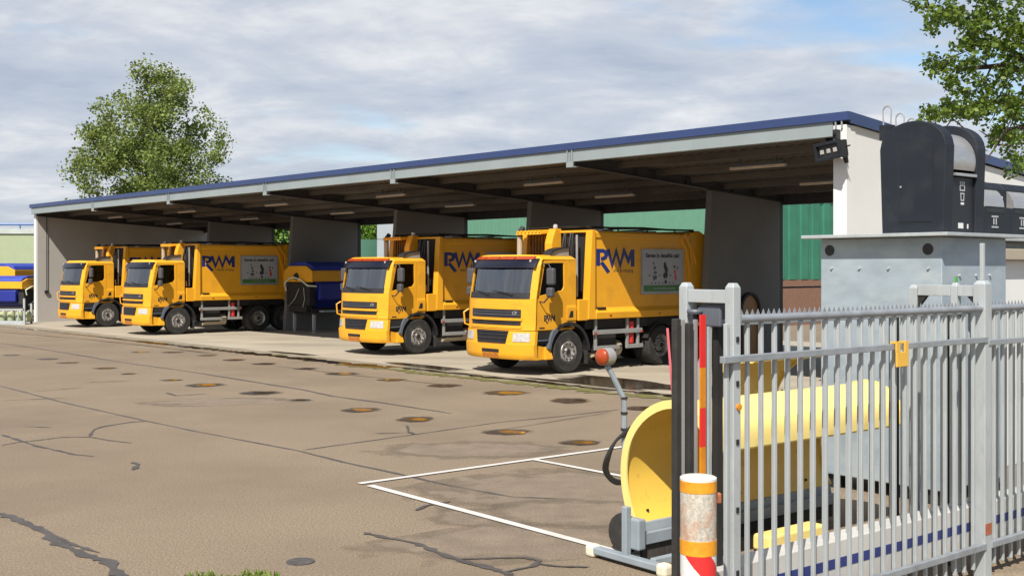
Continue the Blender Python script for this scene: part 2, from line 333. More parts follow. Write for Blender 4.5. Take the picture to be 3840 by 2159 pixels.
# wet patches round the trucks
for i, (t, s, rx, ry) in enumerate([(31.0, -1.45, 2.4, .3), (36.6, -.8, 2.6, .75), (39.0, -.3, 1.8, .9), (24.8, -1.6, 1.9, .16), (36.5, -1.6, 2.8, .14)]):
    p = ts(t, s); struct(blob(p, rx, ry, SHED_ROT, .0125+.0006*i, 40+i, 36, .3).build('wet_patch', 'wet_soft'))
for i, (a, b, s0, w) in enumerate([(28.5, 33, -2.62, .3), (32, 37, -2.5, .34), (36, 42, -2.45, .4)]):
    struct(ribbon(wob([ts(a+(b-a)*k/8, s0) for k in range(9)], .1, 30+i), w, .0095+.0007*i, .9, 5, 30+i).build('moss', 'moss'), 'stuff')
seams = [
 ([(0, 970), (55, 985), (150, 1010), (260, 1035), (370, 1058), (480, 1082), (640, 1113), (750, 1133), (860, 1160), (1000, 1190), (1130, 1222), (1290, 1250), (1400, 1254)], .045),
 ([(760, 1131), (900, 1112), (1080, 1087), (1250, 1062), (1400, 1048), (1560, 1030)], .045),
 ([(0, 862), (120, 880), (300, 910), (480, 935), (640, 960), (760, 980), (830, 996), (960, 1012), (1140, 1040)], .07),
 ([(0, 1008), (80, 1004), (170, 1000)], .03), ([(80, 985), (210, 974)], .03),
 ([(0, 1093), (40, 1106), (90, 1121), (150, 1133), (180, 1142), (240, 1148)], .05), ([(0, 1120), (50, 1112), (90, 1107), (150, 1100), (225, 1099), (280, 1108), (330, 1114)], .035),
 ([(225, 1097), (232, 1080), (260, 1072), (330, 1062), (370, 1058)], .05), ([(60, 1073), (130, 1075)], .03),
 ([(0, 1290), (40, 1300), (55, 1318), (110, 1335), (130, 1362), (180, 1380), (220, 1400), (260, 1412), (300, 1440), (320, 1456)], .10),
 ([(110, 1337), (140, 1350), (190, 1371), (250, 1388)], .04), ([(330, 1162), (342, 1168), (335, 1182)], .06),
 ([(915, 1340), (960, 1352), (1040, 1368), (1100, 1385), (1160, 1410), (1230, 1432), (1290, 1446)], .07),
 ([(1160, 1408), (1240, 1402), (1320, 1402), (1352, 1412), (1340, 1425), (1260, 1440)], .045), ([(1350, 1416), (1400, 1424), (1480, 1425)], .04),
 ([(1040, 1283), (1080, 1270), (1130, 1262)], .04), ([(1020, 1070), (1026, 1086), (1040, 1092)], .05), ([(940, 1090), (1030, 1088)], .03), ([(1200, 1090), (1380, 1062), (1540, 1036)], .02),
 ([(415, 988), (440, 995), (520, 990)], .06), ([(210, 962), (330, 958)], .04), ([(0, 835), (200, 852), (400, 873), (560, 893)], .06), ([(560, 905), (900, 945), (1120, 968)], .03),
]
for i, (p, w) in enumerate(seams):
    pts = [gp(*q) for q in p]; struct(ribbon(wob(pts, w*.5, 100+i), w, .003+.0004*i, .55, 5, i).build('asphalt_seam', 'seam'))
# parking lines
def line(a, b, w, z):
    d = (b-a).normalized(); q = Vector((-d.y, d.x, 0))*w/2; zz = Vector((0, 0, z)); n = 14
    vs = []
    for i in range(n+1):
        p = a.lerp(b, i/n); vs += [p+q+zz, p-q+zz]
    return MB().add(vs, [(2*i, 2*i+2, 2*i+3, 2*i+1) for i in range(n)])
A0 = gp(903, 1217); A1 = gp(1790, 1093); dA = (A1-A0).normalized()
struct(line(A0, A1+dA*6, .095, .012).build('road_marking', 'paint'))
B0 = gp(930, 1222); B1 = gp(1550, 1388)
struct(line(B0, B1+(B1-B0)*.25, .1, .0125).build('road_marking', 'paint'))
C0 = gp(1345, 1157); C1 = gp(1530, 1192)
struct(line(C0, C1+(C1-C0)*1.2, .09, .0130).build('road_marking', 'paint'))
# oily stains
for i, (x, y, rx, ry) in enumerate([(1215, 1300, .75, .55), (1480, 1230, 2.4, 1.5), (1330, 1360, 1.9, .8), (1450, 1290, 1.3, .8), (560, 1010, 2.2, .6), (1180, 1130, 1.6, .9)]):
    struct(blob(gp(x, y), rx, ry, .3, .0016+.0001*i, 70+i, 30, .1).build('oil_stain', 'stain'))
# round puddles in two rows
rusty = [(515, 968, 88), (905, 1031, 88), (1045, 1055, 92), (1275, 988, 104), (985, 955, 66), (860, 940, 72), (590, 905, 54), (435, 886, 48), (1280, 1087, 108), (355, 885, 40), (432, 956, 46)]  # puddles whose orange stands for reflected truck yellow
darkp = [(655, 988, 90), (752, 1006, 46), (1435, 1007, 104), (1115, 970, 78), (768, 927, 52), (668, 915, 56), (262, 926, 54), (172, 912, 48), (324, 940, 36), (120, 903, 46), (1463, 1113, 92), (1625, 1027, 96), (520, 894, 44), (30, 893, 40)]
for k, (lst, m, lab, grp) in enumerate([(rusty, 'glint_water', 'round shallow puddle with a painted-in orange glint in the asphalt yard', 'orange-glinting round puddles in the yard'),
                                        (darkp, 'dark_puddle', 'round dark brown damp hollow in the asphalt yard', 'dark round hollows in the yard')]):
    for i, (x, y, w) in enumerate(lst):
        p = gp(x, y); r = w/F_PX*p.y/2
        o = blob((0, 0), r*1.35, r*1.2, .2, 0, 200+k*50+i, 30, .2).build('puddle', 'puddle_rim'); o.location = (p.x, p.y, .0095); tag(o, lab, 'puddle', grp)
        q = blob((r*.12, -r*.05), r*.62, r*.50, -.7, 0, 300+k*50+i, 30, .22).build('puddle_water', m, o); q.location.z = .001
mh = gp(755, 1412)
o = MB().lathe([(.0, 0), (.12, 0), (.12, .006), (.0, .006)], (0, 0, 0), 'z', 28).build('manhole_cover', 'iron'); o.location = (mh.x, mh.y, .002)
tag(o, 'small round cast iron cover set in the asphalt in front', 'manhole cover')
# sandy path on the street side of the fence
vs = [fx(-1.5, -.02, .006), fx(9, -.02, .006), fx(9, -6, .006), fx(-.2, -6, .006), fx(-.9, -.8, .006)]
struct(MB().add(vs, [(0, 4, 3, 2, 1)]).build('path', 'sand'))

# ------------------------------------------------------------------ the open shed
L_ = 41.7; BAY = 6.95
shed = thing('open_shed', 'long open truck shed with blue roof edge and concrete partitions', 'shed', ts(0, 0), SHED_ROT)
deck = lambda s: 5.2-.075*s
beam_b = lambda s: 4.88-.06*s
# roof sheet (local x = t, y = s)
n = 140; vs = []; fs = []
for i in range(2*n+1):
    t = -.2+(L_+.5)*i/(2*n); dz = .035*((i//1) % 2)
    vs += [(t, -.18, deck(-.18)+dz), (t, 8.6, deck(8.6)+dz)]
fs = [(2*i, 2*i+2, 2*i+3, 2*i+1) for i in range(2*n)]
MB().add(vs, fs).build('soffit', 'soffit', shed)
MB().prism([(-.2, deck(-.2)+.05), (8.62, deck(8.62)+.05), (8.62, deck(8.62)+.17), (-.2, deck(-.2)+.17)], 'x', -.22, L_+.312).build('roof', 'roofsheet', shed)
tr = MB().prism([(-.32, 5.27), (-.205, 5.27), (-.205, 5.43), (-.32, 5.43)], 'x', -.25, L_+.36)
tr.prism([(-.205, 5.20+.02), (8.64, 4.56+.02), (8.64, 4.76), (-.205, 5.43)], 'x', L_+.315, L_+.36)
tr.prism([(-.205, 5.22), (8.64, 4.58), (8.64, 4.76), (-.205, 5.43)], 'x', -.25, -.225)
tr.build('roof_trim', 'trim', shed)
MB().box(-.12, L_+.015, -.275, -.19, 4.99, 5.268).box(-.12, L_+.015, -.19, -.10, 4.99, 5.02).build('front_beam', 'fascia', shed)
for k in range(1, 6):
    t = k*BAY
    b = MB().box(t-.11, t+.11, -.30, -.277, 4.86, 5.0).box(t-.09, t-.065, -.31, -.277, 5.0, 5.26).box(t+.065, t+.09, -.31, -.277, 5.0, 5.26)
    b.box(t-.012, t+.012, -.305, -.277, 5.0, 5.2).box(t-.11, t+.11, -.277, -.1, 4.86, 4.885); b.build('beam_bracket', 'fascia', shed)
b = MB()
for q in (L_+.09, L_+.22): b.box(q-.012, q+.012, -.31, -.277, 5.12, 5.26)
b.build('beam_bracket', 'fascia', shed)
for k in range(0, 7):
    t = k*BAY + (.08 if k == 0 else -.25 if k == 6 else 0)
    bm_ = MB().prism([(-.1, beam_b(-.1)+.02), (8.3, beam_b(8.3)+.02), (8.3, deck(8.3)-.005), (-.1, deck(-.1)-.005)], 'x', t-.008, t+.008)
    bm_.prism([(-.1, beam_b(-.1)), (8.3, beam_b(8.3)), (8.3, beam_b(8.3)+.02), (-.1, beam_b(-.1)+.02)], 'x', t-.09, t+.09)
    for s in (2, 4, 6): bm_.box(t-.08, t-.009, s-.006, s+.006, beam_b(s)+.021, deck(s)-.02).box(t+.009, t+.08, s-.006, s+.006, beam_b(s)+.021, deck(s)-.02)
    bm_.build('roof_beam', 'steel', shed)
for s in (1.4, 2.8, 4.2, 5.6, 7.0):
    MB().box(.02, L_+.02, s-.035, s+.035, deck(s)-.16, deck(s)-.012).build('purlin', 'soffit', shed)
MB().box(0, L_, 8.32, 8.45, 4.30, 4.61).build('rear_beam', 'steel', shed)
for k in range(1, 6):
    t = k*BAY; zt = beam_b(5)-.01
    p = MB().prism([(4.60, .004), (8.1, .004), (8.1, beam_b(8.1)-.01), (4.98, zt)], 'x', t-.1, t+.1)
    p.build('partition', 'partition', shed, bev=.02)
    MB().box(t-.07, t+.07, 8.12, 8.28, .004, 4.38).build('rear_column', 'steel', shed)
el = MB().prism([(-.02, .003), (8.5, .003), (8.5, deck(8.5)-.01), (-.02, deck(0)-.01)], 'x', -.14, 0); el.build('end_wall', 'conc', shed)
MB().box(-.22, -.0, -.12, -.022, .003, 5.0).build('corner_post', 'whitewall', shed, bev=.01)
er = MB().prism([(.06, .003), (8.5, .003), (8.5, deck(8.5)-.01), (.06, deck(0)-.01)], 'x', L_+.03, L_+.285); er.build('end_wall', 'whitewall', shed)
MB().box(L_+.02, L_+.30, -.27, .058, .003, 5.19).build('corner_post', 'whitewall', shed, bev=.008)
MB().tube([(.06, .36, 5.0), (.06, .36, 1.45)], .018, 6).box(.0, .1, .28, .44, 1.33, 1.46).build('cable_drop', 'black', shed)
MB().tube([(L_+.335, 7.9, 4.5), (L_+.335, 7.9, .02)], .045, 8).build('downpipe', 'galv', shed, smooth=True)
# tube lights: two in each bay
proto = None
names = ['first', 'second', 'third', 'fourth', 'fifth', 'sixth']
for k in range(6):
    for j, s in enumerate((2.15, 5.0)):
        p = ts(k*BAY+BAY*.5+.1, s, deck(s)-.24)
        if proto is None:
            proto = thing('ceiling_light', '', 'ceiling light', p, SHED_ROT, 'tube lights under the shed roof')
            MB().box(-.75, .75, -.05, .05, -.045, .02).build('diffuser', 'lamp_bar', proto, bev=.012)
            MB().box(-.7, .7, -.03, .03, .022, .075).box(-.5, -.46, -.02, .02, .075, .2).box(.46, .5, -.02, .02, .075, .2).build('housing', 'greyplastic', proto)
            q = proto
        else:
            q = copy_tree(proto); q.location = p
        q['label'] = f'{"front" if j == 0 else "rear"} tube light under the roof of the {names[k]} bay from the left wall'
# floodlight and small camera on the right corner post
fl = thing('floodlight', 'black floodlight with three square lenses high on the white corner post', 'floodlight', ts(L_+.18, -.48, 4.70), SHED_ROT)
fl.scale = (1.2, 1.2, 1.2)
fl.rotation_euler = (R(6), R(-4), SHED_ROT-.25)
MB().box(-.27, .27, -.10, .04, -.13, .13).build('housing', 'black', fl, bev=.012)
MB().ring([(-.28, -.14), (.28, -.14), (.28, .14), (-.28, .14)], [(-.23, -.09), (.23, -.09), (.23, .09), (-.23, .09)], 'y', -.14, -.10).build('bezel', 'charcoal', fl, bev=.006)
for x in (-.14, 0, .14): MB().box(x-.035, x+.035, -.112, -.10, -.035, .03).build('lens', 'lampglass', fl)
MB().box(-.03, .03, .04, .19, -.03, .03).box(-.1, .1, .17, .19, -.22, .1).build('bracket', 'black', fl)
MB().tube([(.27, 0, .02), (.36, 0, .02)], .012, 6).build('cable_gland', 'black', fl)
sc_ = thing('security_camera', 'small dark box camera at the top of the white corner post', 'camera', ts(L_+.16, -.305, 5.03), SHED_ROT)
MB().box(-.05, .05, -.10, .03, -.11, .07).build('housing', 'black', sc_, bev=.01)
MB().lathe([(.0, 0), (.03, 0), (.03, -.03), (.0, -.035)], (0, -.10, -.03), 'y', 12).build('lens', 'glass_dark', sc_)

# ------------------------------------------------------------------ garbage truck
def lerp_tab(tab, z):
    if z <= tab[0][0]: return tab[0][1]
    for (a, fa), (b, fb) in zip(tab, tab[1:]):
        if z <= b: return fa+(fb-fa)*(z-a)/(b-a)
    return tab[-1][1]
LEAN = [(.3, .12), (.42, .01), (.7, -.01), (1.03, .02), (1.08, .05), (1.76, .07), (2.55, .22), (2.7, .29), (2.82, .44)]
def FF(x, z): return .27*(abs(x)/1.18)**3+lerp_tab(LEAN, z)
def front_patch(mb, x0, x1, z0, z1, off=0., th=.03, nx=10, nz=4, taper=0.):
    def fn(u, v):
        z = z0+(z1-z0)*v; k = 1-taper*(1-v); x = (x0+(x1-x0)*u); xm = (x0+x1)/2; x = xm+(x-xm)*k
        return (x, FF(x, z)-off, z)
    return mb.grid(fn, nx, nz, (0, th, 0))
ztop = lambda x: 2.70+.11*(1-min(1, abs(x)/1.18)**8)
LOGO_R = [[(.1, 0.05), (.1, .9), (.38, .9), (.52, .84), (.58, .68), (.52, .52), (.38, .45), (.26, .45)], [(.27, .24), (.36, .16), (.72, -.33)]]
LOGO_WM = [[(.68, 1.0), (.93, .08), (1.18, .9), (1.42, .08), (1.66, .93), (1.92, .34), (2.16, .9)], [(2.19, 1.0), (2.19, .0)]]
def rwm(fn, w=.215):
    mb = MB()
    for i, p in enumerate(LOGO_R+LOGO_WM): mb.stroke(p, w if i != 2 else w*.95, fn, .004+.0007*i)
    return mb
def make_truck():
    T = thing('garbage_truck', 'x', 'garbage truck', (0, 0, 0), 0, 'yellow garbage trucks parked in the shed')
    # --- cab shell
    cab = MB()
    front_patch(cab, -1.18, 1.18, 1.05, 1.78, 0, .05, 16, 6)
    for s in (-1, 1): front_patch(cab, s*1.04, s*1.18, 1.78, 2.56, 0, .09, 3, 6)
    def hdr(u, v):
        x = -1.18+2.36*u; z = 2.56+(ztop(x)-2.56)*v; return (x, FF(x, z), z)
    cab.grid(hdr, 16, 4, (0, .05, -.01))
    def roof(u, v):
        x = -1.18+2.36*u; z = ztop(x); y0 = FF(x, z); return (x, y0+(1.66-y0)*v, z)
    cab.grid(roof, 16, 3, (0, 0, -.03))
    for s in (-1, 1):
        a, b2 = sorted((s*1.18, s*1.13))
        cab.prism([(1.345, 1.2), (1.66, 1.2), (1.66, 2.70), (1.345, 2.70)], 'x', a, b2)
    cab.box(-1.13, 1.13, 1.61, 1.66, 1.05, 2.70).box(-1.12, 1.12, .35, 1.60, 1.02, 1.08)
    cab = cab.build('cab', 'yellow', T, smooth=True)
    MB().box(-1.12, 1.12, 1.57, 1.605, 1.1, 2.66).box(-1.1, 1.1, .5, 1.56, 2.60, 2.63).build('cabin_lining', 'cabin', T)
    ws = MB(); front_patch(ws, -1.035, 1.035, 1.80, 2.545, -.025, .008, 14, 5); wso = ws.build('windshield', 'glass', T, smooth=True)
    e = MB(); front_patch(e, -1.05, 1.05, 1.775, 1.92, .004, .012, 14, 1); e.build('screen_edge', 'black', wso, smooth=True)
    for x in (-.45, .35):
        e = MB()
        e.tube([(x+.28, FF(x+.28, 1.86)-.03, 1.86), (x, FF(x, 1.92)-.025, 1.92), (x-.42, FF(x-.42, 1.97)-.02, 1.965)], .013, 5); e.build('wiper', 'black', wso)
    # interior
    d = MB().prism([(.34, 1.45), (.75, 1.45), (.72, 1.78), (.42, 1.82), (.34, 1.7)], 'x', -1.1, 1.1); d.build('dashboard', 'black', T, bev=.02)
    for x in (-.6, .6):
        MB().box(x-.26, x+.26, .85, 1.4, 1.4, 1.55).prism([(1.28, 1.55), (1.46, 1.55), (1.56, 2.2), (1.44, 2.2)], 'x', x-.25, x+.25).box(x-.13, x+.13, 1.42, 1.54, 2.22, 2.42).build('seat', 'seat', T, bev=.03)
    MB().lathe([(.21, 0), (.235, .015), (.21, .03), (.19, .015)], (.6, .82, 1.83), 'y', 18, True).build('steering_wheel', 'black', T)
    # sun visor over the screen
    def vis(u, v):
        x = -1.13+2.26*u; z = 2.50+.22*v; return (x, FF(x, z)-.085+.04*v, z)
    vo = MB().grid(vis, 14, 3, (0, .015, 0)).build('sun_visor', 'visor', T, smooth=True)
    for x in (-.98, .98):
        MB().lathe([(.0, 0), (.028, 0), (.03, -.02), (.0, -.03)], (x, FF(x, 2.66)-.06, 2.66), 'y', 10).build('marker_lamp', 'lampglass', vo)
    # grilles
    gr = MB(); front_patch(gr, -.86, .86, 1.335, 1.53, .006, .03, 14, 3); gr = gr.build('grille', 'black', T, smooth=True)
    q = MB(); front_patch(q, -.86, .86, 1.40, 1.415, .016, .02, 14, 1); front_patch(q, -.86, .86, 1.465, 1.475, .014, .02, 14, 1); q.build('grille_bar', 'greyplastic', gr)
    cf = text_mb('CF', .11, lambda u, v, d_: (.70+u, FF(.70+u, 1.4)-.012, 1.41+v), .004); cf.build('badge', 'alu', gr)
    gr = MB(); front_patch(gr, -.86, .86, 1.16, 1.265, .006, .03, 14, 2); gr.build('grille', 'dark', T, smooth=True)
    q = MB(); front_patch(q, -.9, .9, 1.272, 1.325, .03, .03, 14, 2); front_patch(q, -.9, .9, 1.09, 1.15, .03, .03, 14, 2); q.build('grille_trim', 'yellow', T, smooth=True)
    # bumper with lower grille, headlights, plate
    bp = MB(); front_patch(bp, -1.2, 1.2, .37, .72, .03, .10, 18, 5); front_patch(bp, -1.2, 1.2, .72, 1.035, .0, .08, 18, 3)
    for s in (-1, 1):
        bp.prism([(.30, .37), (.62, .37), (.62, .66), (.30, .72)], 'x', *sorted((s*1.15, s*1.05))); bp.prism([(s*1.235, .37), (s*1.235, .42), (s*1.13, .66), (s*1.0, .66), (s*1.0, .37)], 'y', .62, .83)
    bo = bp.build('bumper', 'yellow', T, smooth=True)
    q = MB(); front_patch(q, -.56, .56, .735, 1.03, .012, .02, 10, 3, .12); q = q.build('lower_grille', 'dark', bo, smooth=True)
    for z in (.82, .91, .985):
        w = .5+(z-.735)*.1
        k = MB(); front_patch(k, -w, w, z, z+.02, .022, .02, 10, 1); k.build('grille_slat', 'visor', bo)
    for s in (-1, 1):
        k = MB(); front_patch(k, *sorted((s*.70, s*1.10)), .79, .99, .012, .03, 5, 3); k.build('headlight', 'lampglass', bo, smooth=True)
    k = MB(); front_patch(k, -.3, .3, .52, .60, .036, .02, 6, 1); k.build('air_slot', 'dark', bo)
    k = MB(); front_patch(k, -.27, .27, .385, .505, .055, .012, 4, 1); k.build('number_plate', 'plate', bo)
    # doors
    outer = [(.335, 1.05), (.36, 1.8), (.53, 2.69), (.9, 2.695), (1.335, 2.695), (1.335, 1.95), (1.335, 1.22), (.98, 1.05)]
    inner = [(.46, 1.85), (.47, 1.9), (.63, 2.60), (.9, 2.615), (1.25, 2.615), (1.26, 2.06), (1.2, 1.97), (.78, 1.90)]
    for s in (-1, 1):
        do = MB().ring(outer, inner, 'x', *sorted((s*1.18, s*1.13))).build('door', 'yellow', T, bev=.006)
        wi = MB().prism(inner, 'x', *sorted((s*1.155, s*1.147))).build('door_window', 'glass_dark', do)
        MB().prism([(1.40, 1.33), (1.54, 1.33), (1.54, 1.48), (1.46, 1.48)], 'x', *sorted((s*1.201, s*1.207))).build('door_handle', 'black', do)
        if s > 0:
            lg = rwm(lambda u, v, d_: (1.1805+d_, .60+u*.155, 1.25+v*.145)); lg.build('logo', 'ink', do)
            MB().box(1.1805, 1.1825, .45, .62, 1.085, 1.12).build('type_plate', 'ink', do)
        # swage on the door and cab corner
        MB().prism([(s*1.181, 1.26), (s*1.181, 1.62), (s*1.20, 1.56), (s*1.20, 1.26)], 'y', 1.345, 1.655).build('side_swage', 'yellow', T)
        # lower side: step box in black, grey wheel arch
        st = MB().prism([(.34, .74), (.80, .74), (.86, 1.02), (.34, 1.03)], 'x', *sorted((s*1.16, s*.9))); st.build('step_well', 'dark', T)
        MB().box(*sorted((s*1.185, s*1.0)), .36, .78, .80, .83).build('step', 'greyplastic', T)
        pts = [(1.4+.70*math.cos(a), .52+.70*math.sin(a)) for a in [R(185-k*185/16) for k in range(17)]]
        ins = [(1.4+.63*math.cos(a), .52+.63*math.sin(a)) for a in [R(185-k*185/16) for k in range(17)]]
        MB().prism(pts[5:]+ins[5:][::-1], 'x', *sorted((s*1.225, s*.82))).build('mudguard', 'black', T)
        MB().prism([(.70, .62), (.80, .60)]+[ins[k] for k in range(1, 6)]+[pts[5], (.86, 1.04), (.80, .92)], 'x', *sorted((s*1.235, s*.84))).build('mudguard_front', 'greyplastic', T)
        MB().box(*sorted((s*1.2, s*.86)), 2.03, 2.05, .2, .56).build('mud_flap', 'rubber', T)
        # mirrors
        mi = MB().box(*sorted((s*1.30, s*1.54)), .53, .66, 2.10, 2.50).build('mirror', 'mirror_case', T, bev=.05, seg=3)
        MB().box(*sorted((s*1.32, s*1.52)), .50, .64, 1.82, 2.05).build('lower_mirror', 'mirror_case', mi, bev=.05, seg=3)
        MB().tube([(s*1.17, .52, 2.58), (s*1.36, .56, 2.60), (s*1.42, .58, 2.5)], .016, 6).tube([(s*1.17, .45, 1.72), (s*1.3, .48, 1.70), (s*1.40, .55, 1.84)], .018, 6).build('mirror_arm', 'black', mi)
    # grab handle on the far front corner
    MB().tube([(-1.14, .30, 1.10), (-1.2, .20, 1.14), (-1.2, .17, 1.42), (-1.14, .28, 1.5)], .022, 6).build('grab_rail', 'yellow', T)
    # air intake on the roof
    arc = [(1.0+.62*(1-math.cos(a)), 2.80+.17*math.sin(a)) for a in [R(k*90/8) for k in range(9)]]
    MB().prism([(1.0, 2.79)]+arc+[(1.62, 2.79)], 'x', .78, .98).build('air_intake', 'alu', T)
    arc2 = [(p[0]-.012, p[1]+.03) for p in arc]
    MB().prism(arc+arc2[::-1], 'x', .74, 1.02).build('intake_edge', 'black', T)
    # exhaust
    MB().tube([(-.98, 1.84, 1.2), (-.98, 1.84, 3.2), (-.98, 1.84, 3.3)], .075, 10).build('exhaust_pipe', 'beige', T, smooth=True)
    MB().tube([(-.98, 1.84, 3.29), (-.98, 1.86, 3.42), (-.98, 1.95, 3.52)], .07, 10, caps=False).build('exhaust_tip', 'dark', T, smooth=True)
    # --- body
    prof = [(1.10, 1.26), (1.255, 1.26), (1.27, 1.42), (1.17, 1.53), (1.185, 2.4), (1.185, 3.22), (1.21, 3.235), (1.21, 3.36), (1.16, 3.40)]
    full = prof+[(-x, z) for x, z in prof[::-1]]
    bod = MB().prism(full, 'y', 2.28, 5.95).build('body', 'yellow', T, bev=.012)
    # front frame of the body
    fr = MB()
    for s in (-1, 1):
        fr.prism([(2.03, 1.26), (2.275, 1.26), (2.275, 3.42), (2.16, 3.42), (2.12, 2.9), (2.06, 1.9)], 'x', *sorted((s*1.245, s*1.03)))
        fr.prism([(1.72, 1.24), (2.03, 1.24), (2.06, 1.74), (1.72, 1.74)], 'x', *sorted((s*1.22, s*.85)))
    fr.box(-1.03, 1.03, 2.16, 2.275, 3.36, 3.42); fr.build('front_frame', 'yellow', T, bev=.01)
    MB().box(-1.03, 1.03, 2.24, 2.277, 1.3, 3.36).build('bulkhead', 'dark', T)
    rb = MB()
    for k in range(8): rb.box(-.95+k*.11, -.95+k*.11+.03, 2.15, 2.20, 2.7, 3.36)
    rb.box(-1.0, -.1, 2.20, 2.238, 2.6, 3.38); rb.build('bulkhead_ribs', 'yellow_shaded', T)
    hd = MB().prism([(1.72, 3.33), (2.16, 3.37), (2.16, 3.46), (1.74, 3.40)], 'x', -1.0, -.1)
    for k in range(7): hd.box(-.95+k*.13, -.95+k*.13+.06, 1.70, 1.80, 3.38, 3.43)
    hd.build('hood_beam', 'yellow', T, bev=.008)
    MB().prism([(1.86, 2.78), (2.2, 2.78), (2.2, 3.47), (2.0, 3.47), (1.92, 3.3), (1.86, 3.1)], 'x', -.10, .15).build('lift_post', 'yellow', T, bev=.015)
    be = MB().lathe([(.0, 0), (.06, 0), (.06, .03), (.055, .09), (.03, .11), (.0, .115)], (.06, 2.08, 3.47), 'z', 14).build('beacon', 'lampglass', T, smooth=True)
    MB().lathe([(.0, -.0), (.07, 0), (.07, .022), (0, .022)], (.06, 2.08, 3.462), 'z', 14).build('beacon_base', 'black', be)
    hs = MB()
    for k, x in enumerate((.36, .46, .58, .70)): hs.tube([(x, 2.1-.05*(k % 2), 3.35), (x+.03, 1.98, 2.9), (x+.06, 2.02, 2.2), (x+.1, 1.95, 1.4)], .026, 6)
    hs.build('hydraulic_hoses', 'hose', T, smooth=True)
    MB().tube([(.88, 2.0, 3.3), (.90, 1.98, 1.8)], .03, 8).build('lift_cylinder', 'alu', T, smooth=True)
    MB().tube([(1.0, 1.80, 2.0), (.96, 1.84, 1.82), (.9, 1.86, 1.78)], .03, 6).build('pipe_elbow', 'alu', T)
    # tailgate
    tg = MB()
    tg.prism([(5.955, 1.22), (7.0, .95), (7.35, 1.2), (7.3, 2.3), (6.75, 3.3), (6.3, 3.48), (5.955, 3.42)], 'x', -1.23, 1.23)
    tgo = tg.build('tailgate', 'yellow', T, bev=.02)
    for s in (-1, 1):
        cur = [(5.5, 3.30), (5.72, 2.95), (5.86, 2.55), (5.93, 2.0), (5.95, 1.5)]
        MB().prism(cur+[(p[0]+.07, p[1]+.04) for p in cur[::-1]], 'x', *sorted((s*1.184, s*1.235))).build('curved_rib', 'yellow', T)
        MB().prism([(5.62, 3.36), (6.05, 2.85), (6.16, 2.6), (6.2, 2.66), (6.1, 2.93), (5.72, 3.40)], 'x', *sorted((s*1.19, s*1.25))).build('tail_brace', 'yellow', T)
    # roof net rails
    nr = MB()
    for s in (-1, 1):
        nr.tube([(s*1.05, 2.2, 3.50), (s*1.06, 3.0, 3.49), (s*1.05, 4.2, 3.515), (s*1.05, 5.2, 3.49), (s*1.03, 6.3, 3.50)], .028, 6)
        for y in (2.3, 3.3, 4.4, 5.5): nr.tube([(s*1.05, y, 3.38), (s*1.05, y, 3.5)], .02, 5)
    for y in (2.3, 3.3, 4.4, 5.5): nr.tube([(-1.05, y, 3.5), (0, y, 3.52), (1.05, y, 3.5)], .018, 5)
    nr.build('roof_net_frame', 'black', T)
    MB().box(.5, .9, 2.9, 3.3, 3.4, 3.46).build('roof_hatch', 'alu', T, bev=.02)
    MB().box(.3, .95, 4.3, 4.9, 3.4, 3.45).build('roof_hatch', 'alu', T, bev=.02)
    # skirt details
    MB().box(1.14, 1.25, 2.36, 2.66, 1.505, 1.545).build('filler_cap', 'black', bod, bev=.01)
    for y in (2.75, 4.6): MB().box(1.262, 1.272, y, y+.08, 1.33, 1.36).build('reflector', 'orange', bod)
    rwm(lambda u, v, d_: (1.1845+d_, 2.37+u*.6, 2.53+v*.43)).build('logo', 'navy', bod)
    text_mb('afval & reiniging', .115, lambda u, v, d_: (1.186, 2.98+u, 2.40+v), .001, 'LEFT').build('slogan', 'ink', bod)
    # poster board
    P0, P1, Z0, Z1 = 4.02, 5.62, 1.86, 2.95; X = 1.186
    po = MB().box(X-.004, X+.03, P0, P1, Z0, Z1).build('poster_board', 'poster', T)
    MB().ring([(P0-.03, Z0-.03), (P1+.03, Z0-.03), (P1+.03, Z1+.03), (P0-.03, Z1+.03)], [(P0+.01, Z0+.01), (P1-.01, Z0+.01), (P1-.01, Z1-.01), (P0+.01, Z1-.01)], 'x', X-.002, X+.038).build('poster_frame', 'alu', po)
    MB().box(X+.0305, X+.034, P0+.05, P1-.05, Z0+.04, Z0+.2).build('poster_band', 'green', po)
    text_mb('Samen in dezelfde zak!', .147, lambda u, v, d_: (X+.0325, (P0+P1)/2+u, Z1-.18+v), .006).build('poster_heading', 'ink', po)
    text_mb('voor een schone omgeving', .075, lambda u, v, d_: (X+.0355, (P0+P1)/2+.05+u, Z0+.095+v), .001).build('poster_footer', 'poster', po)
    ic = MB(); ic2 = MB(); ic3 = MB()
    def ell(mb, y, z, a, b, d=.0325): mb.add([(X+d, y+a*math.cos(k*.524), z+b*math.sin(k*.524)) for k in range(12)], [tuple(range(12))])
    ell(ic, 4.9, 2.56, .05, .10); ell(ic, 4.96, 2.45, .06, .09, .0327); ell(ic, 4.88, 2.3, .05, .08); ell(ic, 4.93, 2.14, .05, .05)
    ic.add([(X+.0323, 4.85, 2.62), (X+.0323, 4.95, 2.2), (X+.0323, 5.02, 2.3), (X+.0323, 4.96, 2.6)], [(0, 1, 2, 3)])
    ell(ic2, 4.5, 2.5, .05, .05); ell(ic2, 4.52, 2.38, .07, .04); ell(ic2, 4.48, 2.25, .06, .07); ell(ic, 4.55, 2.26, .03, .05, .0335); ell(ic2, 4.45, 2.62, .03, .04)
    ell(ic3, 5.3, 2.4, .05, .05); ell(ic3, 5.33, 2.26, .05, .09); ell(ic2, 5.28, 2.53, .05, .04); ell(ic2, 5.4, 2.5, .03, .04)
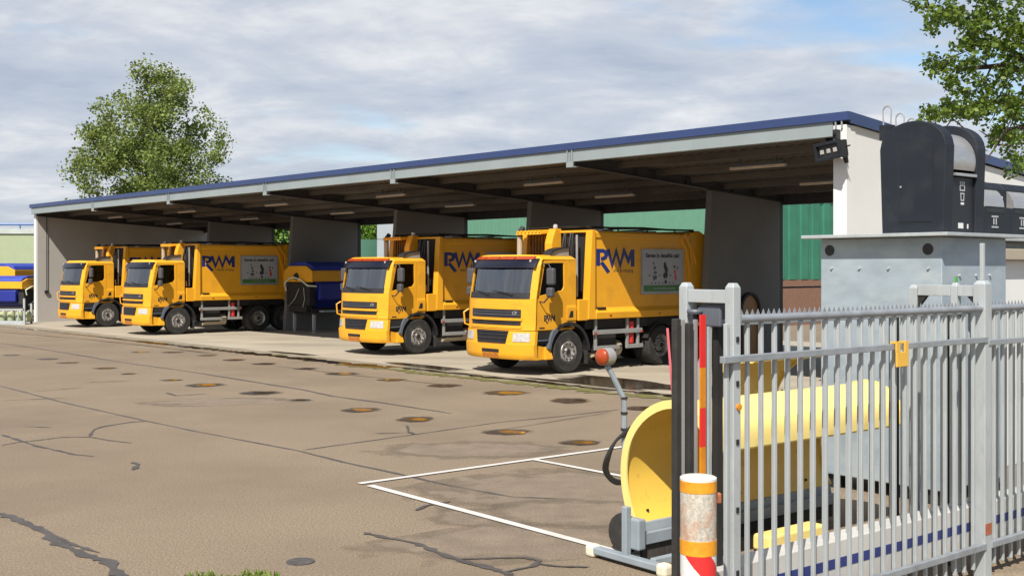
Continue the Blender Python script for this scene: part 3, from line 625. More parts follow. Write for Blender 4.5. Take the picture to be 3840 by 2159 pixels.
    for y in (4.3, 4.7, 5.12):
        ic.add([(X+.0325, y-.03, 2.3), (X+.0325, y+.03, 2.3), (X+.0325, y+.03, 2.32), (X+.0325, y-.03, 2.32)], [(0, 1, 2, 3)])
        ic.add([(X+.0328, y-.01, 2.28), (X+.0328, y+.01, 2.28), (X+.0328, y+.01, 2.34), (X+.0328, y-.01, 2.34)], [(0, 1, 2, 3)])
    for k in range(7): ic.add([(X+.0325, 4.36+k*.14, 2.10), (X+.0325, 4.42+k*.14, 2.10), (X+.0325, 4.41+k*.14, 2.125), (X+.0325, 4.36+k*.14, 2.125)], [(0, 1, 2, 3)])
    ic.build('poster_drawing', 'ink', po); ic2.build('poster_drawing', 'greyplastic', po); ic3.build('poster_drawing', 'red', po)
    # chassis
    ch = MB()
    for s in (-1, 1): ch.box(*sorted((s*.36, s*.46)), .35, 6.9, .72, .98)
    for y in (.6, 2.4, 4.1, 5.5, 6.6): ch.box(-.36, .36, y, y+.12, .75, .93)
    ch.box(-.95, .95, 1.0, 1.9, .78, 1.04).box(-1.1, 1.1, 2.05, 6.1, 1.02, 1.255)
    for y in (1.4, 4.8, 6.05): ch.tube([(-.95, y, .52), (.95, y, .52)], .09, 8)
    ch.build('chassis', 'dark', T)
    MB().box(.5, 1.08, 2.5, 3.2, .42, .95).build('air_tank_box', 'dark', T, bev=.04)
    MB().tube([(.8, 2.55, .5), (.8, 3.5, .5)], .21, 14).build('fuel_tank', 'beige', T, smooth=True)
    sg = MB().box(1.17, 1.2, 2.25, 4.05, .88, .99).box(1.17, 1.2, 2.3, 3.2, .5, .6).box(1.17, 1.2, 3.45, 4.08, .5, .6)
    for y in (2.35, 3.5, 3.9): sg.box(1.10, 1.165, y, y+.07, .5, 1.25)
    sg2 = MB().box(-1.2, -1.17, 2.25, 4.05, .88, .99).box(-1.2, -1.17, 2.3, 4.08, .5, .6)
    sg.build('side_guard', 'alu', T, bev=.008); sg2.build('side_guard', 'alu', T)
    MB().tube([(1.06, 3.72, .62), (1.06, 3.72, 1.16)], .10, 12).build('fire_extinguisher', 'red', T, smooth=True)
    MB().box(1.2, 1.215, 2.28, 2.36, .88, .93).box(1.2, 1.215, 3.98, 4.05, .88, .93).build('side_marker', 'orange', T)
    for y in (4.8, 6.05):
        for s in (-1, 1):
            pts = [(y+.60*math.cos(R(a)), .52+.60*math.sin(R(a))) for a in range(20, 161, 14)]; ins = [(y+.57*math.cos(R(a)), .52+.57*math.sin(R(a))) for a in range(20, 161, 14)]
            MB().prism(pts+ins[::-1], 'x', *sorted((s*1.2, s*.72))).build('rear_mudguard', 'dark', T)
    # wheels
    def wheel(x0, y, s, rear):
        R0 = .52; w = .30 if not rear else .56
        o_ = x0-s*w
        ty = [(.29, 0), (.32, .01), (.47, .0), (.505, .025), (.52, .06), (.52, w-.06), (.505, w-.025), (.47, w), (.32, w-.01), (.29, w)]
        sgn = lambda a: -s*a
        if not rear: rimp = [(.0, .015), (.07, .015), (.085, .05), (.15, .035), (.20, .012), (.235, .012), (.26, .05), (.285, .05), (.295, .018), (.295, .15), (0, .15)]
        else: rimp = [(.0, .01), (.09, .01), (.10, .10), (.15, .12), (.22, .13), (.25, .05), (.285, .03), (.295, .02), (.295, .2), (0, .2)]
        wh = MB().lathe([(r, sgn(a)) for r, a in rimp], (x0, y, R0), 'x', 28).build('wheel', 'rim', T, smooth=True)
        MB().lathe([(r, sgn(a)) for r, a in ty], (x0, y, R0), 'x', 36, True).build('tyre', 'rubber', wh, smooth=True)
        hb = MB().lathe([(.0, sgn(-.012)), (.06, sgn(-.012)), (.075, sgn(.012)), (.0, sgn(.012))], (x0, y, R0), 'x', 16).build('hub', 'dark', wh, smooth=True)
        bo_ = MB()
        for k in range(10):
            a = 2*math.pi*k/10; rr = .185 if not rear else .175; ofs = .012 if not rear else .09
            bo_.tube([(x0+sgn(ofs+.03), y+rr*math.cos(a), R0+rr*math.sin(a)), (x0+sgn(ofs-.025), y+rr*math.cos(a), R0+rr*math.sin(a))], .018, 6)
        bo_.build('wheel_nuts', 'dark', wh)
    for s in (-1, 1):
        wheel(s*1.19, 1.4, s, False); wheel(s*1.2, 4.8, s, True); wheel(s*1.2, 6.05, s, True)
    return T
truck = make_truck()
spots = [(6.5, .57, 'leftmost yellow garbage truck, largely hidden behind the next one, by the pale end wall', 0),
         (13.6, .29, 'yellow garbage truck with its whole flank in view, second from the left', 0),
         (27.45, .95, 'yellow garbage truck left of the front one, its poster hidden and visor edged orange', 1),
         (34.6, -.1, 'nearest and largest yellow garbage truck, with orange edged visor and papers behind the windscreen', 2)]
for i, (t, s, lab, kind) in enumerate(spots):
    q = truck if i == 0 else copy_tree(truck)
    q['label'] = lab; q.location = ts(t-1.25, s-1.4, .004); q.rotation_euler = (0, 0, SHED_ROT)
    spots[i] = q
for q in spots[2:]:
    vz = [c for c in kids(q) if c.name.startswith('sun_visor')][0]
    def vt(u, v):
        x = -1.0+2.05*u; z = 2.70+.075*v; return (x, FF(x, z)-.062+.02*v, z)
    e = MB()
    for k in range(4):
        e.grid(lambda u, v, k=k: vt((k+u*.93)/4, v), 4, 1, (0, .012, 0))
    e.build('visor_edge', 'orange', vz)
MB().box(.1, .55, .50, .74, 1.825, 1.85).box(-.2, .0, .5, .7, 1.825, 1.84).box(-.75, -.65, .5, .52, 1.82, 1.97).build('papers', 'paper', spots[3])
MB().lathe([(0, 0), (.11, 0), (.11, .01), (0, .01)], (-.72, .42, 2.30), 'y', 14).build('round_badge', 'mirror_case', spots[3])
MB().lathe([(0, 0), (.11, 0), (.11, .01), (0, .01)], (-.72, .42, 2.36), 'y', 14).build('round_badge', 'mirror_case', spots[2])
MB().box(.5, .8, .5, .7, 1.825, 1.95).box(.6, .9, .6, .8, 1.83, 2.05).build('green_vest', 'greensticker', spots[2])

# ------------------------------------------------------------------ salt spreaders
def make_spreader():
    T = thing('salt_spreader', 'x', 'salt spreader', (0, 0, 0), 0, 'yellow and blue salt spreaders')
    # local x = width (2.1), y = length away from the end plate, z
    MB().prism([(-1.0, 1.98), (1.0, 1.98), (1.0, 2.4), (-1.0, 2.4)], 'y', .08, 3.6).build('hopper_rim', 'yellow', T, bev=.02)
    MB().prism([(-1.03, 1.96), (1.03, 1.96), (1.03, 2.38), (.62, 2.58), (-.62, 2.58), (-1.03, 2.38)], 'y', 0, .075).build('end_plate', 'yellow', T, bev=.02)
    MB().prism([(-.98, 2.41), (.98, 2.41), (.86, 2.6), (.4, 2.74), (-.4, 2.74), (-.86, 2.6)], 'y', .1, 3.6).build('tarp_cover', 'tarp', T, bev=.04)
    MB().prism([(-.45, .95), (.45, .95), (.96, 1.97), (-.96, 1.97)], 'y', .3, 3.5).build('hopper', 'bluepaint', T, bev=.02)
    MB().box(-.95, -.6, .4, 3.4, 1.2, 1.9).box(.6, .97, .4, 3.4, 1.25, 1.92).build('liquid_tank', 'bluepaint', T, bev=.06)
    MB().box(-.85, .8, .02, .32, 1.05, 1.95).box(-.6, .6, .0, .3, .8, 1.05).build('drive_housing', 'dark', T, bev=.03)
    MB().lathe([(0, -.02), (.15, -.01), (.13, -.07), (0, -.09)], (-.05, 0, 2.16), 'y', 12).build('drive_cover', 'dark', T)
    MB().tube([(-.75, -.05, 1.6), (-.85, -.06, 1.9), (-.45, -.08, 2.1), (-.1, -.1, 2.13), (.35, -.08, 2.05), (.8, -.05, 1.82), (1.05, .2, 1.8)], .03, 6).build('hose', 'paper', T)
    MB().tube([(-.6, -.03, 1.0), (-.1, -.06, 1.3), (.2, -.05, 1.7)], .018, 5).tube([(.5, -.04, 1.75), (.6, -.05, 1.3), (.45, -.04, 1.0)], .018, 5).build('cable', 'alu', T)
    fr = MB().box(-.75, -.65, .2, 3.5, .78, .92).box(.65, .75, .2, 3.5, .78, .92).box(-.75, .75, .25, .35, .7, .8).box(-.75, .75, 3.3, 3.4, .7, .8); fr.build('frame', 'dark', T)
    for x in (-.7, .7):
        for y in (.3, 3.35):
            lg = MB().box(x-.05, x+.05, y-.05, y+.05, .12, .78).box(x-.035, x+.035, y-.035, y+.035, .012, .12).build('support_leg', 'galv', T)
            MB().box(x-.1, x+.1, y-.1, y+.1, .0, .012).build('foot', 'galv', lg)
    MB().box(.72, 1.05, .5, 2.6, .80, .86).build('walkway', 'galv', T)
    return T
sp = make_spreader()
sp.location = ts(15.35, 4.35, .004); sp.rotation_euler = (0, 0, SHED_ROT); sp['label'] = 'shaded yellow and blue salt spreader on legs between the second and third truck'
q = copy_tree(sp); q.location = (-25.3, 55.6, 0); q.rotation_euler = (0, 0, R(-12)); q['label'] = 'sunlit salt spreader with bright blue tarp, farther one left of the shed'
q = copy_tree(sp); q.location = (-22.35, 53.2, 0); q.rotation_euler = (0, 0, R(78)); q.scale = (1, 1, .78); q['label'] = 'lower sunlit salt spreader with blue tarp, just behind the rack of pale barrels'
# rack of barrels at the far left
rk = thing('barrel_rack', 'low grey steel rack on the ground at the far left holding barrels', 'rack', (-23.15, 50.6, 0), R(0))
MB().box(-1.6, 1.55, -.4, .4, .1, .16).box(-1.6, 1.55, -.42, -.38, .62, .70).box(1.5, 1.58, -.42, -.34, .0, 1.15).box(1.5, 1.58, .32, .4, .0, .9).box(-1.6, -1.52, -.42, .4, 0, .7).box(1.25, 1.3, -.42, -.37, .16, .62).box(-1.6, 1.5, -.43, -.4, .0, .1).build('frame', 'galv', rk)
bar = None
for k in range(5):
    p = (-23.12+k*.375, 50.6, .16)
    if bar is None:
        bar = thing('barrel', 'pale green plastic barrel standing in the low steel rack', 'barrel', p, 0, 'pale barrels in the rack at the far left'); q = bar
        MB().lathe([(0, 0), (.13, 0), (.155, .05), (.165, .2), (.155, .34), (.12, .39), (0, .39)], (0, 0, 0), 'z', 16).build('drum', 'barrel', q, smooth=True)
        MB().lathe([(0, .391), (.05, .391), (.05, .43), (0, .43)], (.04, 0, 0), 'z', 10).build('cap', 'cap', q)
    else:
        q = copy_tree(bar); q.location = p
    if k == 0: pass
# ------------------------------------------------------------------ buildings behind
gb = thing('green_warehouse', 'long green corrugated warehouse with brown brick base behind the shed', 'warehouse', ts(0, 0), SHED_ROT)
def corrug(mb, x0, x1, y, z0, z1, pitch, d, ax='x'):
    n = int((x1-x0)/pitch); prof = []
    for i in range(n):
        a = x0+i*pitch; prof += [(a, 0), (a+pitch*.55, 0), (a+pitch*.65, d), (a+pitch*.9, d)]
    prof.append((x1, 0)); vs = []
    for a, dd in prof:
        for z in (z0, z1): vs.append((a, y+dd, z) if ax == 'x' else (y-dd, a, z))
    mb.add(vs, [(2*i, 2*i+2, 2*i+3, 2*i+1) for i in range(len(prof)-1)])
TR = 25.3; TL = 4.6; S1 = 22.0
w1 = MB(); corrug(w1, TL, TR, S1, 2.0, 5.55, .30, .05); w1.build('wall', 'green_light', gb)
w2 = MB(); corrug(w2, S1, S1+40, TR, 2.0, 5.5, .9, .04, 'y'); w2.build('wall', 'green_shaded', gb)
MB().box(TL, TR-.05, S1+.1, S1+40, 5.3, 5.42).box(TL-.05, TL, S1+.1, S1+40, 0, 5.3).build('roof', 'roofsheet', gb)
MB().box(TL, TR-.02, S1-.04, S1+.12, 5.552, 5.64).box(TR-.12, TR+.04, S1-.04, S1+40, 5.502, 5.6).build('roof_edge', 'fascia', gb)
MB().box(TL, TR-.02, S1+.02, S1+.1, .0, 1.99).box(TR-.14, TR-.03, S1+.1, S1+40, 0, 1.62).build('brick_base', 'brick', gb)
MB().box(TR-.13, TR-.02, S1+.1, S1+40, 1.70, 1.99).build('brick_course', 'brick', gb)
# grey panelled hall left of it
gh = thing('grey_hall', 'light grey panelled hall seen between partitions left of the green warehouse', 'building', ts(3.9, 16.5), SHED_ROT)
mbx = MB()
for k in range(4): mbx.box(-.2, 4.1, 0, .2, 1.35*k, 1.35*k+1.32)
mbx.build('wall_panels', 'grey_panel', gh)
MB().box(-.2, 4.1, .2, 1.6, .0, 5.2).build('hall_body', 'grey_panel', gh); MB().box(-.3, 4.2, -.1, 1.7, 5.42, 5.55).build('roof_edge', 'fascia', gh)
lg = thing('mint_container', 'mint green corrugated container in the gap left of the grey hall', 'container', ts(-.3, 14.5), SHED_ROT)
w = MB(); corrug(w, 0, 3.3, 0, .3, 4.1, .3, .05); w.build('front', 'green_light', lg); MB().box(0, 3.3, .1, 5, .3, 4.05).build('box', 'green_light', lg)
# pale green hall at the far left
ph = thing('pale_green_hall', 'pale green hall with blue railing along its roof at the far left', 'building', (-36, 78, 0), R(3))
MB().box(-14, 16, 0, 10, 2.75, 4.85).build('wall', 'pale_green', ph)
MB().box(-14, 16, .06, 10, 0, 2.70).build('lower_wall', 'olive', ph)
MB().box(-14, 16, -.1, 10, 4.86, 5.2).build('roof_band', 'paleroof', ph)
rr = MB().tube([(-14, 0, 5.5), (16, 0, 5.5)], .08, 6)
for k in range(12): rr.tube([(-13.5+k*2.6, 0, 5.2), (-13.5+k*2.6, 0, 5.5)], .05, 5)
rr.build('roof_railing', 'railblue', ph)
MB().box(-2, 4.4, -.03, .05, .3, 2.6).build('window_band', 'glass_dark', ph)
MB().box(-14, 16, -.06, .0, 2.72, 2.82).build('ledge', 'olive', ph)
for (x, a) in ((-1.2, 'dark parked van roof'),): pass

# ------------------------------------------------------------------ trees
def leaf_cloud(centres, per, rad, size, rnd, flat=.8):
    vs = []; fs = []
    for c in centres:
        k = int(per*rnd.uniform(.6, 1.4)); rr = rad*rnd.uniform(.6, 1.3)
        for _ in range(k):
            d = Vector((rnd.gauss(0, 1), rnd.gauss(0, 1), rnd.gauss(0, flat))); d *= min(1, 1.7/d.length)*rr*.5
            p = Vector(c)+d; sz = size*rnd.uniform(.6, 1.35)
            a = Vector((rnd.gauss(0, 1), rnd.gauss(0, 1), rnd.gauss(0, .7))).normalized()
            b = a.cross(Vector((rnd.gauss(0, 1), rnd.gauss(0, 1), rnd.gauss(0, 1)))).normalized()
            i = len(vs); vs += [p-a*sz*.5, p+b*sz*.34, p+a*sz*.5, p-b*sz*.34]; fs.append((i, i+1, i+2, i+3))
    me = bpy.data.meshes.new('crown'); me.from_pydata(vs, [], fs); return me
def limb(mb, p, q, r0, r1, rnd, n=4):
    pts = [p.lerp(q, k/n)+Vector((rnd.uniform(-1, 1), rnd.uniform(-1, 1), rnd.uniform(-.5, .5)))*(q-p).length*.05*(0 < k < n) for k in range(n+1)]
    mb.tube(pts, r0, 6, r1); return pts
def make_tree(name, label, loc, h, zb, radius_fn, nc, per, rad, size, m, seed, inner=.45, trunk_r=.35, group=None, lump=.8):
    rnd = random.Random(seed); T = thing(name, label, 'tree', loc, 0, group)
    cs = []; lumps = []; tries = 0; mxr = max(radius_fn(k/20) for k in range(21))
    while len(lumps) < nc//8 and tries < nc*30:
        tries += 1
        hh = rnd.random(); z = zb+(h-zb)*hh; a = rnd.uniform(0, 6.283)
        r = radius_fn(hh)*(1+.12*math.sin(3*a+5*hh+seed)+.10*math.sin(5*a-9*hh))
        if rnd.random() > (radius_fn(hh)/mxr)**1.1+.06: continue
        q = math.sqrt(rnd.uniform(inner**2, 1)); lumps.append(Vector((r*q*math.cos(a), r*q*math.sin(a), z)))
    lumps += [Vector((radius_fn(k/9)*.5*math.cos(2.4*k), radius_fn(k/9)*.5*math.sin(2.4*k), zb+(h-zb)*k/9)) for k in range(5, 10)]
    for L in lumps:
        w = rnd.uniform(.55, 1.15)*lump
        for _ in range(rnd.randint(5, 11)):
            d = Vector((rnd.gauss(0, 1), rnd.gauss(0, 1), rnd.gauss(0, .75))); d *= min(1, 1.5/d.length); cs.append(L+d*w*.6)
    me = leaf_cloud(cs, per, rad, size, rnd); me.materials.append(M[m]); o = bpy.data.objects.new('crown', me); C.objects.link(o); o.parent = T
    tb = MB(); top = Vector((0, 0, h*.86)); tp = limb(tb, Vector((0, 0, 0)), top, trunk_r, .04, rnd, 8)
    for k in range(26):
        c = rnd.choice(cs); z0 = max(zb*.7, c.z-rnd.uniform(.8, 2.6)); st = Vector((0, 0, min(z0, h*.8))); mid = st.lerp(c, .97)
        limb(tb, st, mid, .11*(1-.5*c.z/h), .02, rnd, 4)
    tb.build('trunk', 'bark', T, smooth=True)
    return T
prof_a = lambda h: (lerp_tab([(0, 3.4), (.28, 4.1), (.5, 4.05), (.68, 3.6), (.8, 2.8), (.88, 2.0), (.95, 1.2), (1, .3)], h))
make_tree('oak_tree', 'tall broad green tree rising behind the left half of the shed roof', (-19.7, 62, 0), 13.3, 3.2, prof_a, 1500, 34, .60, .165, 'leaf_a', 3, .25, .38, lump=.85)
prof_b = lambda h: 6.3*math.sin(math.pi*(.12+.86*h))**.6
# distant trees glimpsed between the partitions and above the warehouse
far = [(Vector((-16.2, 82, 0)), 7.4, 2.8, 'rounded green tree seen through the gap beside the second partition from left'), (Vector((-9.7, 80, 0)), 7.6, 3.0, 'dense green tree behind the pale hall left of the grey hall'),
       (Vector((-21.6, 82, 0)), 7.0, 2.6, 'leafy tree just visible through the gap left of the leftmost partition'),
       (Vector((11.5, 95, 0)), 8.6, 3.4, 'green treetop peeping over the green warehouse roof')]
for i, (p, h, r, lab) in enumerate(far):
    make_tree('leafy_tree', lab, (p.x, p.y, 0), h, 1.0, lambda q, r=r: r*math.sin(math.pi*(.1+.85*q))**.6, 420, 40, .7, .24, 'leaf_c', 20+i, .3, .2, 'trees behind the shed')
# near tree at the right: boughs reach into the picture from a trunk beyond its edge
def near_tree():
    rnd = random.Random(11); base = Vector((13.2, 19.5, 0)); T = thing('maple_tree', 'near broadleaf tree whose boughs hang in at the upper right', 'tree', base)
    tb = MB(); limb(tb, Vector((0, 0, 0)), Vector((.2, 0, 6)), .4, .28, rnd, 5); limb(tb, Vector((.2, 0, 6)), Vector((.3, .2, 12)), .28, .06, rnd, 5)
    D = 19.0; cs = []
    def P(x, y, dy=0): return at(x, y, D+dy)-base
    boughs = [
     [(2900, 470), (2640, 270), (2520, 255), (2420, 272), (2350, 285)], [(2900, 470), (2700, 200), (2560, 140), (2450, 70), (2330, 20)],
     [(2900, 470), (2680, 210), (2520, 165), (2420, 175), (2345, 150)], [(2900, 470), (2700, 330), (2600, 310), (2530, 330), (2500, 370)], [(2900, 470), (2760, 60), (2640, -60), (2520, -90), (2400, -60)]]
    for bi, bo in enumerate(boughs):
        dy = rnd.uniform(-1, 1.2); pts = [P(x, y, dy*.6+rnd.uniform(-.3, .3)) for x, y in bo]; pts[0] = Vector((.22, 0, 5.4+bi*.5))
        tb.tube(pts, .09, 6, .012)
        for k in range(1, len(pts)-1):
            for _ in range(5):
                q = pts[k].lerp(pts[k+1], rnd.random()); e = q+Vector((rnd.uniform(-.5, .4), rnd.uniform(-.7, .7), rnd.uniform(-.45, .45))); limb(tb, q, e, .02, .006, rnd, 3)
    tb.build('trunk', 'bark', T, smooth=True)
    # foliage sprays along the boughs: (x, y, spread, count)
    sprays = [(2310, 10, 26, 5), (2350, 40, 34, 9), (2400, 30, 44, 14), (2450, 60, 50, 16), (2340, 75, 16, 3), (2500, 40, 60, 22), (2560, 70, 60, 22), (2430, 110, 40, 12), (2480, 120, 42, 12), (2540, 130, 45, 12),
              (2350, 165, 24, 6), (2390, 185, 30, 9), (2430, 165, 34, 9), (2460, 200, 22, 5), (2400, 215, 22, 4), (2560, 175, 40, 8), (2520, 195, 34, 7),
              (2350, 290, 26, 7), (2390, 270, 36, 12), (2440, 280, 40, 14), (2490, 265, 40, 14), (2540, 265, 44, 15), (2430, 235, 24, 5), (2570, 300, 40, 10), (2500, 235, 30, 6), (2330, 300, 12, 2),
              (2520, 330, 28, 8), (2560, 345, 36, 10), (2500, 355, 20, 5), (2540, 390, 24, 6), (2575, 410, 26, 7), (2545, 430, 14, 2),
              (2620, 100, 90, 40), (2640, 280, 80, 34), (2620, -40, 110, 50), (2480, -50, 90, 40), (2400, -60, 70, 24), (2700, 150, 120, 50)]
    for x, y, sp_, n in sprays:
        for _ in range(n): cs.append(P(x+rnd.gauss(0, sp_*.45), y+rnd.gauss(0, sp_*.30), rnd.uniform(-1.2, 1.4)))
    for _ in range(170):
        a, b = rnd.uniform(0, 6.28), rnd.uniform(-.5, 1.3); r = rnd.uniform(2, 4.5); cs.append(Vector((1.6+r*math.cos(a)*math.cos(b), r*math.sin(a)*math.cos(b), 8.5+r*math.sin(b))))
    me = leaf_cloud(cs, 24, .17, .085, rnd, .8); me.materials.append(M['leaf_b']); o = bpy.data.objects.new('crown', me); C.objects.link(o); o.parent = T
near_tree()
# weeds at the bottom edge
def tuft(x, y, n, h, seed, lab):
    rnd = random.Random(seed); p = gp(x, y); vs = []; fs = []
    for _ in range(n):
        a = rnd.uniform(0, 6.28); r = rnd.random()*.10; b = Vector((r*math.cos(a)*1.6, r*math.sin(a), 0)); hh = h*rnd.uniform(.5, 1.2)
        d = Vector((rnd.uniform(-1, 1), rnd.uniform(-1, 1), 0))*hh*.6; w = Vector((rnd.uniform(-1, 1), rnd.uniform(-1, 1), 0)).normalized()*.008
        i = len(vs); vs += [b-w, b+w, b+d*.4+Vector((0, 0, hh*.6))+w, b+d*.4+Vector((0, 0, hh*.6))-w, b+d+Vector((0, 0, hh*.9))]
        fs += [(i, i+1, i+2, i+3), (i+3, i+2, i+4)]
    me = bpy.data.meshes.new('weed'); me.from_pydata(vs, [], fs); me.materials.append(M['grassleaf']); o = bpy.data.objects.new('weed_tuft', me); C.objects.link(o); o.location = p
    tag(o, lab, 'weeds', 'weeds along the near edge of the yard')
for i, (x, y, n, h, lab) in enumerate([(505, 1456, 60, .07, 'low green weed tuft at the near edge, leftmost of four'), (560, 1460, 50, .05, 'smallest weed tuft at the near edge, second from left'), (615, 1457, 60, .06, 'weed tuft at the near edge, third from left'), (655, 1455, 80, .08, 'brightest weed tuft at the near edge, rightmost of four')]): tuft(x, y, n, h, 60+i, lab)

# ------------------------------------------------------------------ waste container on its steel pit box
LD = Vector((-.643, .766, 0)); RD = Vector((.766, .643, 0))
cont_rot = math.atan2(RD.y, RD.x)                    # local x = RD, local y = LD
def make_pit(loc, label, w=1.49, d=1.38, grp='underground waste containers set above ground'):
    T = thing('waste_container', label, 'waste container', loc, cont_rot, grp)
    MB().box(0, d, 0, w, .16, 2.83).build('steel_box', 'galv_sheet', T, bev=.01)
    MB().box(-.17, d+.16, -.15, w+.15, 2.834, 2.872).build('platform', 'galv', T, bev=.006)
    for y in (.16, w-.12):
        MB().lathe([(.0, 0), (.062, 0), (.062, -.004), (.0, -.004)], (-.0005, y, 2.70), 'x', 20).build('lifting_hole', 'black', T)
    bl = MB()
    for y in (.15, .62, .98, w-.15): bl.tube([(0, y, 2.5), (-.02, y, 2.5)], .016, 6)
    for x in (.35, .7, 1.0): bl.tube([(x, 0, 2.42), (x, -.02, 2.42)], .016, 6)
    bl.build('bolts', 'galv', T)
    for x in (.05, d-.2):
        for y in (.05, w-.2): MB().box(x, x+.15, y, y+.15, 0, .16).build('foot', 'dark', T)
    return T
def make_inlet(T, ox, oy, z0, W=.80, D=.86, H=1.24):
    # arched side plates in the y-z plane, extruded along x; front opening faces -y ; x = depth across
    prof = [(.03, z0), (.0, z0+.95)]+[(W/2-W/2*math.cos(R(a)), z0+.90+(H-.90)*math.sin(R(a))**.8) for a in range(18, 163, 9)]+[(W, z0+.95), (W-.03, z0)]
    pr = [(oy+a, b) for a, b in prof]
    MB().prism(pr, 'x', ox, ox+.18).build('inlet_side', 'charcoal', T, bev=.012)
    MB().prism(pr, 'x', ox+D-.18, ox+D).build('inlet_side', 'charcoal', T, bev=.012)
    pin = [(oy+.05+a*.92, z0+(b-z0)*.955) for a, b in prof]
    MB().prism([(oy+.05, z0), (oy+.05, z0+.62), (oy+.25, z0+.62), (oy+.25, z0+H-.2), (oy+W*.75, z0+H-.1), (oy+W-.05, z0+.8), (oy+W-.05, z0)], 'x', ox+.18, ox+D-.18).build('inlet_column', 'charcoal2', T, bev=.008)
    dr = [(oy+.33+.31*math.cos(R(a)), z0+.80+.33*math.sin(R(a))) for a in range(62, 200, 8)]
    MB().prism(dr+[(oy+.33, z0+.76)], 'x', ox+.19, ox+D-.19).build('drum', 'drum', T, smooth=True)
    MB().box(ox+.2, ox+D-.2, oy+.0, oy+.06, z0+.63, z0+.66).build('drum_handle', 'drum', T)
    # service door on the visible side
    dy0, dy1, dz0, dz1 = oy+.16, oy+.56, z0+.13, z0+.98
    do = MB().box(ox-.010, ox, dy0, dy1, dz0, dz1).build('service_door', 'charcoal', T, bev=.004)
    MB().ring([(dy0-.014, dz0-.014), (dy1+.014, dz0-.014), (dy1+.014, dz1+.014), (dy0-.014, dz1+.014)], [(dy0-.003, dz0-.003), (dy1+.003, dz0-.003), (dy1+.003, dz1+.003), (dy0-.003, dz1+.003)], 'x', ox-.003, ox).build('door_gap', 'black', do)
    MB().lathe([(0, 0), (.012, 0), (.012, -.008), (0, -.008)], (ox-.010, dy1-.03, z0+.52), 'x', 10).build('door_lock', 'silverloop', do)
    # pictogram, sticker
    pc = MB(); yy = oy+.049; cx = ox+D/2
    def e2(x, z, a, b): pc.add([(cx+x+a*math.cos(k*.524), yy, z0+z+b*math.sin(k*.524)) for k in range(12)], [tuple(range(12))])
    pc.ring([(cx-.055, z0+.47), (cx+.055, z0+.47), (cx+.055, z0+.54), (cx-.055, z0+.54)], [(cx-.04, z0+.485), (cx+.04, z0+.485), (cx+.04, z0+.525), (cx-.04, z0+.525)], 'y', yy-.001, yy)
    for sx in (-.04, 0, .04): e2(sx, .56, .014, .018)
    pc.ring([(cx-.035, z0+.36), (cx+.035, z0+.36), (cx+.045, z0+.45), (cx-.045, z0+.45)], [(cx-.02, z0+.375), (cx+.02, z0+.375), (cx+.028, z0+.435), (cx-.028, z0+.435)], 'y', yy-.001, yy)
    pc.build('pictogram', 'poster', T)
    lb = MB().box(cx-.035, cx+.035, yy-.001, yy, z0+.32, z0+.345); lb.build('label_strip', 'white', T)
    MB().box(cx-.09, cx+.02, yy-.001, yy, z0+.06, z0+.12).box(cx+.10, cx+.13, yy-.001, yy, z0+.06, z0+.11).build('sticker', 'white', T)
def loops(T, spots_):
    for (x, y, z) in spots_:
        pts = [(x, y-.045, z)]+[(x, y-.055*math.cos(R(a)), z+.17+.06*math.sin(R(a))) for a in range(0, 181, 20)]+[(x, y+.045, z)]
        lo = MB().tube(pts, .009, 6).build('lifting_loop', 'silverloop', T, smooth=True)
        MB().box(x-.05, x+.05, y-.07, y+.07, z-.16, z+.01).build('loop_bracket', 'charcoal', lo)
cp = Vector((4.5, 11.86, 0))
T1 = make_pit(cp, 'tall galvanised steel box behind the fence with charcoal rounded inlet column on top')
make_inlet(T1, .30, .12, 2.875)
loops(T1, [(.55, .98, 4.12), (.82, .98, 4.06), (1.06, .98, 4.02)])
T2 = thing('waste_container', 'white concrete box container at the right edge with twin silver drums on top', 'waste container', cp+RD*2.3+LD*.75, cont_rot, 'underground waste containers set above ground')
MB().box(0, 2.2, 0, 1.5, .0, 2.60).build('concrete_box', 'whitewall', T2, bev=.01)
MB().box(-.1, 2.35, -.12, 1.6, 2.60, 2.74).build('rim', 'concrete_floor', T2, bev=.01)
MB().box(-.17, 2.4, -.15, 1.6, 2.834, 2.872).box(.1, 2.1, .1, 1.4, 2.74, 2.834).build('platform', 'galv', T2, bev=.006)
for x in (.02, .74):
    MB().prism([(.0, 2.873), (.0, 3.26), (.1, 3.26), (.1, 3.5), (.16, 3.58), (.6, 3.60), (.7, 3.4), (.7, 2.873)], 'x', x, x+.70).build('inlet_column', 'charcoal', T2, bev=.012)
    dr = [(.22+.22*math.cos(R(a)), 3.26+.26*math.sin(R(a))) for a in range(75, 186, 8)]
    MB().prism(dr+[(.1, 3.24), (.2, 3.24)], 'x', x+.06, x+.52).build('drum', 'drum', T2, smooth=True)
    MB().box(x+.06, x+.52, -.004, .0, 3.19, 3.24).build('slot', 'black', T2)
    MB().box(x+.56, x+.67, .094, .0995, 3.38, 3.41).build('label_strip', 'white', T2)
    MB().box(x+.2, x+.36, -.006, -.001, 3.0, 3.02).box(x+.24, x+.26, -.006, -.001, 3.04, 3.12).box(x+.3, x+.32, -.006, -.001, 3.04, 3.12).box(x+.2, x+.36, -.006, -.001, 3.13, 3.15).build('pictogram', 'poster', T2)
loops(T2, [(.5, .4, 3.6), (.66, .4, 3.6)])

